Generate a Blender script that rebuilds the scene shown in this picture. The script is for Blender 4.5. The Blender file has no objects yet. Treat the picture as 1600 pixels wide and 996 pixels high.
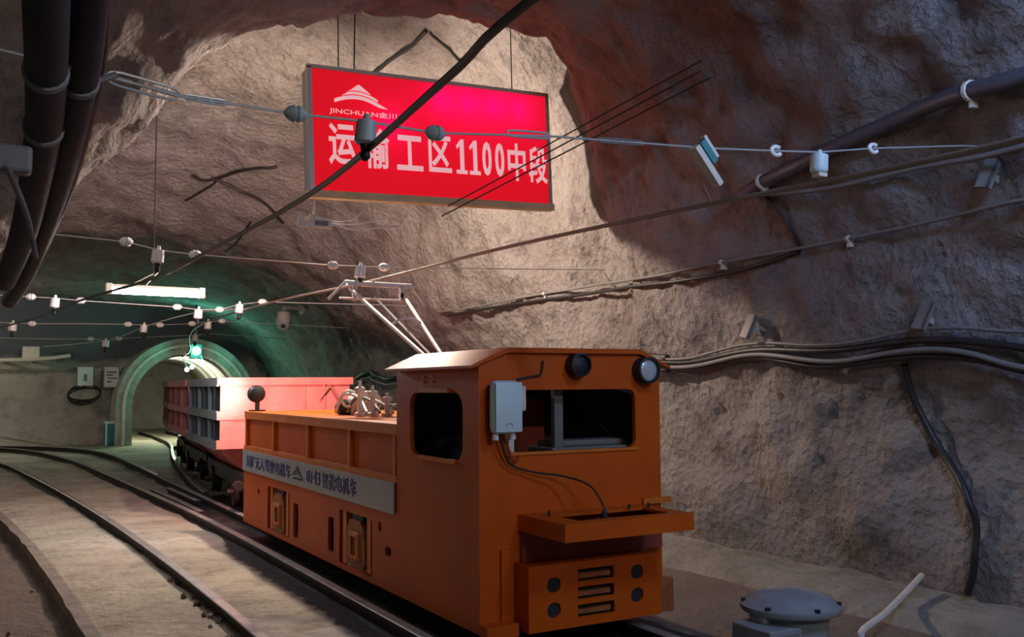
import bpy, bmesh, math, random
from mathutils import Vector, Matrix, noise
random.seed(7)
scene = bpy.context.scene
COL = scene.collection

# ------------------------------------------------------------------ camera
# world: X = across the drift (right), Y = along the drift (away), Z = up, metres
FPX, PITCH, YAW, ROLL, EYE = 1492.5, 0.0694, 0.5156, 0.0069, 1.55
cy, sy, cp, sp, cr, sr = math.cos(YAW), math.sin(YAW), math.cos(PITCH), math.sin(PITCH), math.cos(ROLL), math.sin(ROLL)
RV, FV, UV = Vector((cy, -sy, 0)), Vector((sy*cp, cy*cp, sp)), Vector((-sy*sp, -cy*sp, cp))
R2, U2 = RV*cr - UV*sr, RV*sr + UV*cr
CAMP = Vector((0, 0, EYE))
cam = bpy.data.objects.new('camera', bpy.data.cameras.new('camera'))
COL.objects.link(cam)
cam.data.sensor_width = 36; cam.data.lens = 36*FPX/1600
cam.data.clip_start = 0.05; cam.data.clip_end = 200
mw = Matrix((R2, U2, -FV)).transposed().to_4x4(); mw.translation = CAMP
cam.matrix_world = mw
scene.camera = cam

# ------------------------------------------------------------------ world, exposure
w = bpy.data.worlds.new('underground'); scene.world = w; w.use_nodes = True
w.node_tree.nodes['Background'].inputs[0].default_value = (0.02, 0.021, 0.024, 1)
w.node_tree.nodes['Background'].inputs[1].default_value = 0.2
vs = scene.view_settings
vs.view_transform = 'Standard'; vs.look = 'None'; vs.gamma = 1; vs.use_curve_mapping = False
vs.exposure = 0.55

# ------------------------------------------------------------------ helpers
def at(x, y, v=None, u=None, z=None):
    "point of the place seen at a spot of the photograph, on a plane X=v, Y=u or Z=z"
    d = FV + R2*((x-800)/FPX) + U2*((498-y)/FPX)
    t = v/d.x if v is not None else u/d.y if u is not None else (z-EYE)/d.z
    return d*t + CAMP

MATS = {}
def mat(name, col, rough=0.6, metal=0.0, var=0.0, vscale=4.0, col2=None, bump=0.0, bscale=30.0, emit=None, estr=0.0, spec=0.5, trans=None):
    m = bpy.data.materials.new(name); m.use_nodes = True
    nt = m.node_tree; b = nt.nodes['Principled BSDF']
    b.inputs['Base Color'].default_value = (*col, 1); b.inputs['Roughness'].default_value = rough
    b.inputs['Metallic'].default_value = metal; b.inputs['Specular IOR Level'].default_value = spec
    tc = nt.nodes.new('ShaderNodeTexCoord')
    if var > 0 or col2:
        n = nt.nodes.new('ShaderNodeTexNoise'); n.inputs['Scale'].default_value = vscale; n.inputs['Detail'].default_value = 6
        n.inputs['Roughness'].default_value = 0.65
        nt.links.new(tc.outputs['Object'], n.inputs['Vector'])
        r = nt.nodes.new('ShaderNodeValToRGB')
        c2 = col2 or tuple(c*(1-var) for c in col)
        r.color_ramp.elements[0].position = 0.36; r.color_ramp.elements[1].position = 0.64
        r.color_ramp.elements[0].color = (*c2, 1); r.color_ramp.elements[1].color = (*col, 1)
        nt.links.new(n.outputs['Fac'], r.inputs['Fac']); nt.links.new(r.outputs['Color'], b.inputs['Base Color'])
    if bump > 0:
        n2 = nt.nodes.new('ShaderNodeTexNoise'); n2.inputs['Scale'].default_value = bscale; n2.inputs['Detail'].default_value = 5
        nt.links.new(tc.outputs['Object'], n2.inputs['Vector'])
        bp = nt.nodes.new('ShaderNodeBump'); bp.inputs['Strength'].default_value = bump; bp.inputs['Distance'].default_value = 0.02
        nt.links.new(n2.outputs['Fac'], bp.inputs['Height']); nt.links.new(bp.outputs['Normal'], b.inputs['Normal'])
    if emit:
        b.inputs['Emission Color'].default_value = (*emit, 1); b.inputs['Emission Strength'].default_value = estr
    MATS[name] = m
    return m

class MB:
    "collects shapes, builds them as one mesh object"
    def __init__(s): s.v = []; s.f = []; s.mi = []; s.cur = 0
    def add(s, vs, fs):
        o = len(s.v); s.v += [tuple(p) for p in vs]
        for f in fs: s.f.append([i+o for i in f]); s.mi.append(s.cur)
        return s
    def box(s, a, b, bev=0.0):
        x0, y0, z0 = [min(a[i], b[i]) for i in range(3)]; x1, y1, z1 = [max(a[i], b[i]) for i in range(3)]
        if bev <= 0:
            return s.add([(x0,y0,z0),(x1,y0,z0),(x1,y1,z0),(x0,y1,z0),(x0,y0,z1),(x1,y0,z1),(x1,y1,z1),(x0,y1,z1)],
                         [(0,3,2,1),(4,5,6,7),(0,1,5,4),(1,2,6,5),(2,3,7,6),(3,0,4,7)])
        bm = bmesh.new(); bmesh.ops.create_cube(bm, size=1)
        for q in bm.verts: q.co = Vector(((x0+x1)/2+q.co.x*(x1-x0), (y0+y1)/2+q.co.y*(y1-y0), (z0+z1)/2+q.co.z*(z1-z0)))
        bmesh.ops.bevel(bm, geom=bm.edges[:], offset=min(bev, .45*min(x1-x0, y1-y0, z1-z0)), segments=2, affect='EDGES', profile=.5)
        return s.bm(bm)
    def bm(s, bm):
        bm.verts.index_update()
        s.add([v.co.copy() for v in bm.verts], [[v.index for v in f.verts] for f in bm.faces]); bm.free(); return s
    def prism(s, poly, axis, a, b):
        "extrude a 2D polygon along axis ('x','y','z') from a to b"
        def P(p, t): return {'x': (t, p[0], p[1]), 'y': (p[0], t, p[1]), 'z': (p[0], p[1], t)}[axis]
        n = len(poly)
        return s.add([P(p, a) for p in poly]+[P(p, b) for p in poly],
                     [list(range(n))[::-1], list(range(n, 2*n))]+[(i, (i+1) % n, n+(i+1) % n, n+i) for i in range(n)])
    def tube(s, pts, r, n=8, cap=True):
        pts = [Vector(p) for p in pts]; m = len(pts)
        rs = r if isinstance(r, (list, tuple)) else [r]*m
        tang = []
        for i in range(m):
            t = pts[min(i+1, m-1)]-pts[max(i-1, 0)]
            tang.append(t.normalized() if t.length > 1e-9 else Vector((0, 0, 1)))
        a = tang[0].orthogonal().normalized(); vs = []
        for i in range(m):
            a = (a - tang[i]*a.dot(tang[i])).normalized(); b = tang[i].cross(a)
            vs += [pts[i]+(a*math.cos(2*math.pi*k/n)+b*math.sin(2*math.pi*k/n))*rs[i] for k in range(n)]
        fs = [(i*n+k, i*n+(k+1) % n, (i+1)*n+(k+1) % n, (i+1)*n+k) for i in range(m-1) for k in range(n)]
        if cap: fs += [list(range(n))[::-1], list(range((m-1)*n, m*n))]
        return s.add(vs, fs)
    def lathe(s, prof, c, axis, n=20):
        "prof = [(radius, distance along axis)]"
        axis = Vector(axis).normalized(); a = axis.orthogonal().normalized(); b = axis.cross(a); c = Vector(c); vs = []
        for r, h in prof: vs += [c+axis*h+(a*math.cos(2*math.pi*k/n)+b*math.sin(2*math.pi*k/n))*max(r, 1e-4) for k in range(n)]
        m = len(prof)
        fs = [(i*n+k, i*n+(k+1) % n, (i+1)*n+(k+1) % n, (i+1)*n+k) for i in range(m-1) for k in range(n)]
        fs += [list(range(n))[::-1], list(range((m-1)*n, m*n))]
        return s.add(vs, fs)
    def plate(s, axis, t0, t1, rect, holes, rad=0.0):
        "plate normal to axis 'x' or 'y' between t0 and t1, rect=(a0,b0,a1,b1), rectangular holes with rounded corners"
        a0, b0, a1, b1 = rect
        A = sorted({a0, a1, *[h[0] for h in holes], *[h[2] for h in holes]}); B = sorted({b0, b1, *[h[1] for h in holes], *[h[3] for h in holes]})
        for i in range(len(A)-1):
            for j in range(len(B)-1):
                ca, cb = (A[i]+A[i+1])/2, (B[j]+B[j+1])/2
                if any(h[0] < ca < h[2] and h[1] < cb < h[3] for h in holes): continue
                if axis == 'x': s.box((t0, A[i], B[j]), (t1, A[i+1], B[j+1]))
                else: s.box((A[i], t0, B[j]), (A[i+1], t1, B[j+1]))
        if rad > 0:
            for h in holes:
                r = min(h[4] if len(h) > 4 else rad, (h[2]-h[0])*.45, (h[3]-h[1])*.45)
                for (ca, cb, da, db) in ((h[0], h[1], 1, 1), (h[2], h[1], -1, 1), (h[2], h[3], -1, -1), (h[0], h[3], 1, -1)):
                    poly = [(ca, cb)]+[(ca+da*r*(1-math.sin(k*math.pi/12)), cb+db*r*(1-math.cos(k*math.pi/12))) for k in range(7)]
                    s.prism(poly, axis, t0, t1)
        return s
    def build(s, name, m, parent=None, smooth=False, loc=None):
        me = bpy.data.meshes.new(name); me.from_pydata(s.v, [], s.f); 
        ms = m if isinstance(m, (list, tuple)) else [m]
        for q in ms: me.materials.append(MATS[q] if isinstance(q, str) else q)
        if len(ms) > 1: me.polygons.foreach_set('material_index', s.mi)
        bm = bmesh.new(); bm.from_mesh(me); bmesh.ops.recalc_face_normals(bm, faces=bm.faces); bm.to_mesh(me); bm.free()
        if smooth:
            for p in me.polygons: p.use_smooth = True
            try: me.set_sharp_from_angle(angle=math.radians(40))
            except Exception: pass
        o = bpy.data.objects.new(name, me); COL.objects.link(o)
        if parent: o.parent = parent
        if loc: o.location = loc
        return o

def tag(o, label, cat, group=None):
    o['label'] = label; o['category'] = cat
    if group: o['group'] = group
    return o
def thing(name, loc, label, cat, group=None, rz=0.0):
    o = bpy.data.objects.new(name, None); COL.objects.link(o); o.location = loc; o.rotation_euler = (0, 0, rz)
    o.empty_display_size = .1
    return tag(o, label, cat, group)
def struct(o): o['kind'] = 'structure'; return o
def smooth_line(pts, k=6):
    pts = [Vector(p) for p in pts]; out = []
    for i in range(len(pts)-1):
        p0, p1, p2, p3 = pts[max(i-1, 0)], pts[i], pts[i+1], pts[min(i+2, len(pts)-1)]
        for j in range(k):
            t = j/k
            out.append(.5*((2*p1)+(p2-p0)*t+(2*p0-5*p1+4*p2-p3)*t*t+(3*p1-p0-3*p2+p3)*t**3))
    out.append(pts[-1]); return out
def sag(a, b, s, n=10):
    a, b = Vector(a), Vector(b)
    return [a.lerp(b, i/n)+Vector((0, 0, -4*s*(i/n)*(1-i/n))) for i in range(n+1)]
def text_mesh(name, body, m, parent, origin, right, up, width, height, bold=0.0, depth=0.004):
    "lettering as thin solid letters filling width x height from origin (lower left)"
    cu = bpy.data.curves.new(name, 'FONT'); cu.body = body; cu.offset = bold; cu.resolution_u = 3
    o = bpy.data.objects.new(name, cu); COL.objects.link(o)
    bpy.context.view_layer.update()
    me = bpy.data.meshes.new_from_object(o.evaluated_get(bpy.context.evaluated_depsgraph_get()))
    bpy.data.objects.remove(o); bpy.data.curves.remove(cu)
    bm = bmesh.new(); bm.from_mesh(me)
    r = bmesh.ops.extrude_face_region(bm, geom=bm.faces[:]); 
    for q in r['geom']:
        if isinstance(q, bmesh.types.BMVert): q.co.z += 1.0
    xs = [v.co.x for v in bm.verts]; ys = [v.co.y for v in bm.verts]
    x0, x1, y0, y1 = min(xs), max(xs), min(ys), max(ys)
    right, up = Vector(right).normalized(), Vector(up).normalized(); nn = right.cross(up); origin = Vector(origin)
    for v in bm.verts:
        v.co = origin+right*((v.co.x-x0)/(x1-x0)*width)+up*((v.co.y-y0)/(y1-y0)*height)+nn*(v.co.z*depth)
    bmesh.ops.recalc_face_normals(bm, faces=bm.faces); bm.to_mesh(me); bm.free()
    me.name = name; me.materials.clear(); me.materials.append(MATS[m])
    t = bpy.data.objects.new(name, me); COL.objects.link(t); t.parent = parent
    return t
def point_light(name, loc, power, col, r=0.05, parent=None, kind='POINT', **kw):
    l = bpy.data.lights.new(name, kind); l.energy = power; l.color = col
    if kind in ('POINT', 'SPOT'): l.shadow_soft_size = r
    for k, q in kw.items(): setattr(l, k, q)
    o = bpy.data.objects.new(name, l); COL.objects.link(o); o.location = loc
    if parent: o.parent = parent
    return o

# ------------------------------------------------------------------ materials
def rock_material(name, ca, cb, cc, grain=1.0):
    m = bpy.data.materials.new(name); m.use_nodes = True; nt = m.node_tree; N = nt.nodes; L = nt.links
    b = N['Principled BSDF']; b.inputs['Roughness'].default_value = .82; b.inputs['Specular IOR Level'].default_value = .3
    tc = N.new('ShaderNodeTexCoord')
    def nz(sc, det=6, ro=.6):
        n = N.new('ShaderNodeTexNoise'); n.inputs['Scale'].default_value = sc; n.inputs['Detail'].default_value = det
        n.inputs['Roughness'].default_value = ro; L.new(tc.outputs['Object'], n.inputs['Vector']); return n
    n1, n2, n3 = nz(.55, 7), nz(3.2, 8, .7), nz(26, 4, .65)
    r1 = N.new('ShaderNodeValToRGB'); r1.color_ramp.elements[0].position = .38; r1.color_ramp.elements[1].position = .62
    r1.color_ramp.elements[0].color = (*ca, 1); r1.color_ramp.elements[1].color = (*cb, 1); L.new(n1.outputs['Fac'], r1.inputs['Fac'])
    r2 = N.new('ShaderNodeValToRGB'); r2.color_ramp.elements[0].position = .30; r2.color_ramp.elements[1].position = .52
    r2.color_ramp.elements[0].color = (*cc, 1); r2.color_ramp.elements[1].color = (1, 1, 1, 1); L.new(n2.outputs['Fac'], r2.inputs['Fac'])
    mx = N.new('ShaderNodeMix'); mx.data_type = 'RGBA'; mx.blend_type = 'MULTIPLY'; mx.inputs[0].default_value = .8
    L.new(r1.outputs['Color'], mx.inputs[6]); L.new(r2.outputs['Color'], mx.inputs[7]); L.new(mx.outputs[2], b.inputs['Base Color'])
    vo = N.new('ShaderNodeTexVoronoi'); vo.inputs['Scale'].default_value = 13; L.new(tc.outputs['Object'], vo.inputs['Vector'])
    b1 = N.new('ShaderNodeBump'); b1.inputs['Strength'].default_value = .75*grain; b1.inputs['Distance'].default_value = .10
    L.new(n2.outputs['Fac'], b1.inputs['Height'])
    b2 = N.new('ShaderNodeBump'); b2.inputs['Strength'].default_value = .95*grain; b2.inputs['Distance'].default_value = .040
    L.new(n3.outputs['Fac'], b2.inputs['Height']); L.new(b1.outputs['Normal'], b2.inputs['Normal'])
    b3 = N.new('ShaderNodeBump'); b3.inputs['Strength'].default_value = .7*grain; b3.inputs['Distance'].default_value = .035
    L.new(vo.outputs['Distance'], b3.inputs['Height']); L.new(b2.outputs['Normal'], b3.inputs['Normal'])
    L.new(b3.outputs['Normal'], b.inputs['Normal'])
    MATS[name] = m; return m
rock_material('shotcrete', (.26, .225, .205), (.37, .335, .31), (.42, .40, .39), 1.0)
rock_material('smooth_shotcrete', (.40, .37, .32), (.50, .47, .41), (.6, .57, .52), .45)
rock_material('floor_concrete', (.34, .30, .235), (.56, .51, .41), (.50, .45, .38), .6)
rock_material('ledge_concrete', (.20, .185, .155), (.31, .285, .24), (.55, .5, .45), .6)
rock_material('floor_oil_shade', (.020, .017, .015), (.045, .038, .033), (.5, .45, .4), .9)
rock_material('floor_mud', (.10, .075, .058), (.20, .155, .12), (.5, .45, .4), .9)
def zone(m, dark, build):
    "lay a second surface colour over a rock material where build(nt) gives 1"
    nt = m.node_tree; b = nt.nodes['Principled BSDF']; src = b.inputs['Base Color'].links[0].from_socket
    mx = nt.nodes.new('ShaderNodeMix'); mx.data_type = 'RGBA'; mx.inputs[7].default_value = (*dark, 1)
    nt.links.new(src, mx.inputs[6]); nt.links.new(build(nt), mx.inputs[0]); nt.links.new(mx.outputs[2], b.inputs['Base Color'])
def thresh(nt, sock, lo, hi, wob, scale):
    tc = nt.nodes.new('ShaderNodeTexCoord'); n = nt.nodes.new('ShaderNodeTexNoise'); n.inputs['Scale'].default_value = scale; n.inputs['Detail'].default_value = 5
    nt.links.new(tc.outputs['Object'], n.inputs['Vector'])
    ma = nt.nodes.new('ShaderNodeMath'); ma.operation = 'MULTIPLY_ADD'; ma.inputs[1].default_value = wob; nt.links.new(n.outputs['Fac'], ma.inputs[0]); nt.links.new(sock, ma.inputs[2])
    mr = nt.nodes.new('ShaderNodeMapRange'); mr.inputs['From Min'].default_value = lo+wob/2; mr.inputs['From Max'].default_value = hi+wob/2
    nt.links.new(ma.outputs[0], mr.inputs['Value']); return mr.outputs[0]
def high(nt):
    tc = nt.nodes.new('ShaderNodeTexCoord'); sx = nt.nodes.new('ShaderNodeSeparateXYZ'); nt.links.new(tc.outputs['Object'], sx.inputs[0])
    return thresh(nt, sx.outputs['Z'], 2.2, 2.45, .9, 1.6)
def attr(name, wob, scale):
    def f(nt):
        a = nt.nodes.new('ShaderNodeAttribute'); a.attribute_name = name; return thresh(nt, a.outputs['Fac'], .42, .58, wob, scale)
    return f
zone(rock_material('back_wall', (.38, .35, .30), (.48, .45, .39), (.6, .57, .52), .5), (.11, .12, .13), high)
fl_ = rock_material('floor_surface', (.34, .30, .235), (.56, .51, .41), (.50, .45, .38), .6)
zone(fl_, (.15, .115, .09), attr('mud', .5, 7)); zone(fl_, (.030, .026, .022), attr('oil_shade', .5, 6))  # dark band: oily ground and the locomotive's shadow, both painted into the colour
mat('orange_paint', (.56, .088, .001), .5, spec=.3, var=.18, vscale=2.2, bump=.05, bscale=14)
mat('orange_edge', (.66, .165, .010), .45, var=.2, vscale=5)  # lighter, yellower copy of the orange: lit edges put into the colour
mat('rust_orange', (.38, .11, .03), .6, var=.4, vscale=9)
mat('dark_steel', (.030, .030, .032), .55, .4, var=.3)
mat('black_rubber', (.014, .014, .016), .6)
mat('cab_dark', (.030, .026, .026), .7)
mat('cab_grey', (.17, .155, .135), .6, var=.2)
mat('cab_red', (.28, .045, .015), .6)
mat('plate_grey', (.40, .42, .44), .38, .25, var=.1, vscale=3)
mat('blue_letter', (.035, .045, .20), .5)
mat('dark_letter', (.04, .05, .07), .5)
mat('white_paint', (.74, .73, .70), .45, var=.12, vscale=6)
mat('pale_box', (.58, .72, .72), .4, var=.05)
mat('ivory', (.70, .63, .52), .5, var=.15, vscale=8)
mat('porcelain', (.82, .82, .80), .25)
mat('grey_insulator', (.40, .44, .43), .4, var=.2)
mat('rail_steel', (.40, .365, .33), .42, .35, var=.4, vscale=6, bump=.1)
mat('rail_side', (.030, .024, .021), .75, .2, var=.4, vscale=8)
mat('cable_black', (.022, .020, .020), .5)
mat('cable_grey', (.20, .19, .18), .55, var=.2)
mat('copper_wire', (.30, .24, .19), .4, .5)
mat('steel_wire', (.55, .55, .54), .4, .4)
mat('hose_wrap', (.050, .044, .043), .68, var=.4, vscale=7, bump=.25, bscale=9, spec=.3)
mat('pipe_blue', (.085, .080, .095), .45, var=.25)
mat('car_red', (.56, .155, .135), .55, var=.25, vscale=4)
mat('car_side_shaded', (.020, .036, .042), .6, var=.4, vscale=4)  # dull red car side with green lamplight and shade painted into its colour
mat('car_band', (.12, .15, .155), .55, var=.3, vscale=5)
mat('car_rust', (.30, .10, .08), .65, var=.4, vscale=5)
mat('sign_frame', (.50, .44, .38), .4, .3)
mat('sign_wood', (.70, .52, .28), .6, var=.2, vscale=6)
mat('sign_letter', (.8, .55, .58), .5, emit=(1.0, .52, .54), estr=.42)
mat('sign_back', (.30, .29, .28), .5)
mat('teal_paint', (.02, .16, .20), .5, var=.2)
mat('paper', (.62, .64, .62), .6)
mat('paper_ink', (.10, .13, .22), .6)
mat('point_machine', (.26, .28, .29), .45, var=.2, vscale=5)
mat('lamp_body', (.55, .55, .53), .5)
mat('tube_glow', (1, 1, 1), .4, emit=(.86, .88, 1.0), estr=150)
mat('warm_glow', (1, 1, 1), .4, emit=(1.0, .80, .55), estr=20)
mat('green_glow', (.2, 1, .8), .4, emit=(.10, 1.0, .66), estr=45)
mat('white_glow', (1, 1, 1), .4, emit=(.95, 1.0, .9), estr=14)
mat('red_lens', (.8, .1, .1), .3, emit=(1, .25, .22), estr=4)
mat('lens', (.55, .58, .60), .1, .3)
mat('green_board', (.05, .22, .22), .5)
# back-lit red film: an even glow plus what the tube behind it sends through
m = bpy.data.materials.new('sign_film'); m.use_nodes = True; nt = m.node_tree
for n in list(nt.nodes): nt.nodes.remove(n)
o_ = nt.nodes.new('ShaderNodeOutputMaterial'); tr = nt.nodes.new('ShaderNodeBsdfTranslucent'); df = nt.nodes.new('ShaderNodeBsdfDiffuse')
em = nt.nodes.new('ShaderNodeEmission'); a1 = nt.nodes.new('ShaderNodeMixShader'); a2 = nt.nodes.new('ShaderNodeAddShader')
tr.inputs[0].default_value = (.85, .0, .14, 1); df.inputs[0].default_value = (.60, .008, .02, 1)
em.inputs[0].default_value = (1, .012, .022, 1); em.inputs[1].default_value = .36
a1.inputs[0].default_value = .5
nt.links.new(df.outputs[0], a1.inputs[1]); nt.links.new(tr.outputs[0], a1.inputs[2])
nt.links.new(a1.outputs[0], a2.inputs[0]); nt.links.new(em.outputs[0], a2.inputs[1]); nt.links.new(a2.outputs[0], o_.inputs[0])
MATS['sign_film'] = m

# ------------------------------------------------------------------ the drift: rock shell
# cross sections from the left foot over the crown to the right foot, (x, z) control points, 13 each
SEC = [
 (-6.0, [(-2.8,-.4),(-2.9,1.0),(-2.8,2.2),(-2.3,3.3),(-1.4,4.1),(-.2,4.7),(1.2,5.0),(2.6,4.95),(3.8,4.5),(4.8,3.6),(5.4,2.5),(5.75,1.2),(5.85,-.4)]),
 (3.6,  [(-2.6,-.4),(-2.7,1.0),(-2.6,2.2),(-2.1,3.3),(-1.2,4.1),(0,4.7),(1.4,5.0),(2.7,4.95),(3.9,4.5),(4.85,3.6),(5.4,2.5),(5.7,1.2),(5.85,-.4)]),
 (5.6,  [(-1.7,-.4),(-1.8,1.0),(-1.6,2.2),(-1.1,3.2),(-.4,3.9),(.5,4.45),(1.6,4.9),(2.9,5.05),(4.1,4.75),(4.95,3.8),(5.45,2.5),(5.7,1.2),(5.85,-.4)]),
 (7.3,  [(-.5,-.4),(-.45,.8),(-.25,1.7),(.05,2.3),(.40,2.70),(.83,3.22),(1.42,4.0),(2.35,4.42),(3.3,4.72),(4.55,4.65),(5.25,3.4),(5.65,1.6),(5.85,-.4)]),
 (7.9,  [(-.9,-.4),(-.9,.8),(-.75,1.8),(-.4,2.7),(.1,3.5),(.8,4.3),(1.7,5.0),(2.7,5.45),(3.8,5.55),(4.9,4.9),(5.5,3.5),(5.75,1.6),(5.9,-.4)]),
 (9.5,  [(-1.6,-.4),(-1.7,.9),(-1.6,2.0),(-1.2,3.1),(-.5,4.0),(.5,4.8),(1.7,5.3),(2.9,5.55),(4.1,5.3),(5.0,4.5),(5.5,3.3),(5.8,1.6),(5.95,-.4)]),
 (13.0, [(-2.0,-.4),(-2.1,.9),(-2.0,2.0),(-1.6,3.0),(-.8,3.9),(.4,4.5),(1.7,4.85),(3.0,4.85),(4.2,4.4),(5.1,3.5),(5.7,2.35),(6.25,1.75),(6.2,-.4)]),
 (16.5, [(-2.6,-.4),(-2.7,.9),(-2.6,1.9),(-2.2,2.8),(-1.2,3.5),(.2,3.85),(1.6,3.95),(3.0,3.95),(4.3,3.7),(5.3,3.15),(5.95,2.7),(6.5,2.1),(6.4,-.4)]),
 (17.6, [(-3.6,-.4),(-3.7,.9),(-3.5,1.9),(-2.9,2.9),(-1.6,3.8),(0,4.3),(1.6,4.45),(3.2,4.4),(4.6,4.1),(5.8,3.4),(6.5,2.6),(6.8,1.6),(6.8,-.4)]),
 (22.0, [(-8.0,-.4),(-8.1,.9),(-7.6,2.1),(-5.6,3.0),(-3.0,3.7),(-.4,4.05),(1.6,4.15),(3.4,4.1),(5.0,3.8),(6.3,3.2),(7.1,2.4),(7.5,1.3),(7.5,-.4)]),
 (29.6, [(-9.0,-.4),(-9.1,.9),(-8.6,1.9),(-6.4,2.7),(-3.4,3.4),(-.6,3.8),(1.6,3.9),(3.4,3.9),(5.2,3.7),(6.7,3.2),(7.6,2.4),(7.9,1.3),(7.9,-.4)]),
]
SUB = 18
def section(u):
    for i in range(len(SEC)-1):
        if u <= SEC[i+1][0] or i == len(SEC)-2:
            u0, a = SEC[i]; u1, b = SEC[i+1]; t = max(0, min(1, (u-u0)/(u1-u0)))
            t = t*.45+.55*t*t*(3-2*t)
            return [Vector((p[0]*(1-t)+q[0]*t, 0, p[1]*(1-t)+q[1]*t)) for p, q in zip(a, b)]
def rough(p, d):
    n1 = noise.fractal(p*.42, 1.0, 2.0, 3)
    n2 = noise.fractal(p*1.25+Vector((7, 3, 1)), 1.0, 2.0, 3)
    n3 = noise.fractal(p*4.2+Vector((1, 9, 4)), .9, 2.1, 3)
    rg = 1-abs(noise.noise(p*.9+Vector((4, 4, 4))))*2
    n4 = noise.noise(p*7.3)
    return .13*n1+.10*n2+.052*n3+.024*n4+.07*max(0, rg-.72)
us = []
u = -6.0
while u < 29.6:
    us.append(u); u += .24 if u < 1 else (.045 if 6.9 < u < 8.6 else .085) if u < 12 else .13 if u < 19 else .22
us.append(29.6)
rows = []
for u in us:
    line = smooth_line(section(u), SUB); c = Vector((2.4, 0, 1.4)); row = []
    for p in line:
        d = (p-c).normalized(); q = Vector((p.x, u, p.z))
        amp = 1.0 if p.z > .4 else max(.25, p.z/.4)
        row.append(q+d*rough(q, d)*amp)
    rows.append(row)
NP = len(rows[0])
def shell_piece(name, k0, k1, matn):
    mb = MB(); n = k1-k0+1
    vs = [r[k] for r in rows for k in range(k0, k1+1)]
    fs = [(i*n+k, i*n+k+1, (i+1)*n+k+1, (i+1)*n+k) for i in range(len(rows)-1) for k in range(n-1)]
    mb.add(vs, fs)
    me = bpy.data.meshes.new(name); me.from_pydata(mb.v, [], mb.f); me.materials.append(MATS[matn])
    for p in me.polygons: p.use_smooth = True
    me.flip_normals()
    o = bpy.data.objects.new(name, me); COL.objects.link(o); return struct(o)
KL, KR = 3*SUB, 10*SUB+9
shell_piece('wall_left', 0, KL, 'shotcrete')
shell_piece('ceiling', KL, KR, 'shotcrete')
shell_piece('wall_right', KR, NP-1, 'shotcrete')

from mathutils.bvhtree import BVHTree
_v = [p for r in rows for p in r]
BV = BVHTree.FromPolygons(_v, [(i*NP+k, i*NP+k+1, (i+1)*NP+k+1, (i+1)*NP+k) for i in range(len(rows)-1) for k in range(NP-1)])
def on_rock(px, py, off=0.0):
    "where the rock is met in that direction, lifted off the surface"
    d = (FV + R2*((px-800)/FPX) + U2*((498-py)/FPX)).normalized()
    h, n_, i, t = BV.ray_cast(CAMP, d)
    if h is None: return CAMP+d*20
    if n_.dot(d) > 0: n_ = -n_
    # lift until clear of the surface
    p = h+n_*off
    for _ in range(6):
        q, nq, i, dist = BV.find_nearest(p)
        if nq.dot(CAMP-q) < 0: nq = -nq
        if (p-q).dot(nq) >= off*.98: break
        p = q+nq*off
    return p
def wall_x(u, z, side=1):
    "inner face of the right (or left) wall at Y=u, height z"
    i = min(range(len(us)), key=lambda k: abs(us[k]-u)); r = rows[i]
    rng = range(NP//2, NP) if side > 0 else range(0, NP//2)
    return min((abs(r[k].z-z), r[k].x) for k in rng)[1]
def roof_z(v, u):
    i = min(range(len(us)), key=lambda k: abs(us[k]-u)); r = rows[i]
    return min((abs(r[k].x-v), r[k].z) for k in range(2*SUB, NP-2*SUB))[1]

# back wall of the drift with the portal opening
PC, PR_, PSP = 5.2, 1.42, 1.05           # portal centre x, inner radius, springing height
def arch(r, n=22, zf=-.3, c=PC):
    return [(c-r, zf), (c-r, PSP*.55)]+[(c-r*math.cos(math.pi*k/n), PSP+r*math.sin(math.pi*k/n)) for k in range(n+1)]+[(c+r, PSP*.55), (c+r, zf)]
UB = 28.6
mb = MB()
inner = arch(PR_+.15)
def out_pt(p):
    d = Vector((p[0]-PC, p[1]-PSP*.6)); 
    if abs(d.x) < 1e-6: d.x = 1e-6
    ts = []
    for lim, comp in ((-9.4, 0), (8.3, 0), (4.6, 1), (-.4, 1)):
        dd = d[comp]; o0 = (PC, PSP*.6)[comp]
        if abs(dd) > 1e-6 and (lim-o0)/dd > 0: ts.append((lim-o0)/dd)
    t = min(ts); return (PC+d.x*t, PSP*.6+d.y*t)
n = len(inner); M = 40
grid = []
for j in range(M+1):
    for p in inner:
        q = out_pt(p); t = (j/M)**1.3
        x, z = p[0]*(1-t)+q[0]*t, p[1]*(1-t)+q[1]*t
        P = Vector((x, UB, z)); grid.append((x, UB-rough(P, None)*1.2-.25*max(0, z-2.4), z))
mb.add(grid, [(j*n+k, j*n+k+1, (j+1)*n+k+1, (j+1)*n+k) for j in range(M) for k in range(n-1)])
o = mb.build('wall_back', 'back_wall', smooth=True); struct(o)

# near end of the drift behind the viewer
mb = MB(); mb.box((-3.6, -6.3, -.4), (6.6, -5.6, 5.6)); struct(mb.build('wall_front', 'shotcrete'))

# small tunnel behind the portal
mb = MB(); ins = arch(PR_); K = 26; vsn = []
for j in range(K+1):
    for p in ins:
        q = Vector((p[0]+.035*j*j*.05, UB-1.3+j*.42, p[1])); d = Vector((p[0]-PC, 0, p[1]-PSP)).normalized()
        vsn.append(q+d*(.05*noise.fractal(q*1.1, 1, 2, 3)))
n = len(ins)
mb.add(vsn, [(j*n+k, j*n+k+1, (j+1)*n+k+1, (j+1)*n+k) for j in range(K) for k in range(n-1)])
mb.add(vsn[-n:], [list(range(n))])
struct(mb.build('wall_tunnel', 'smooth_shotcrete', smooth=True))
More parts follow.
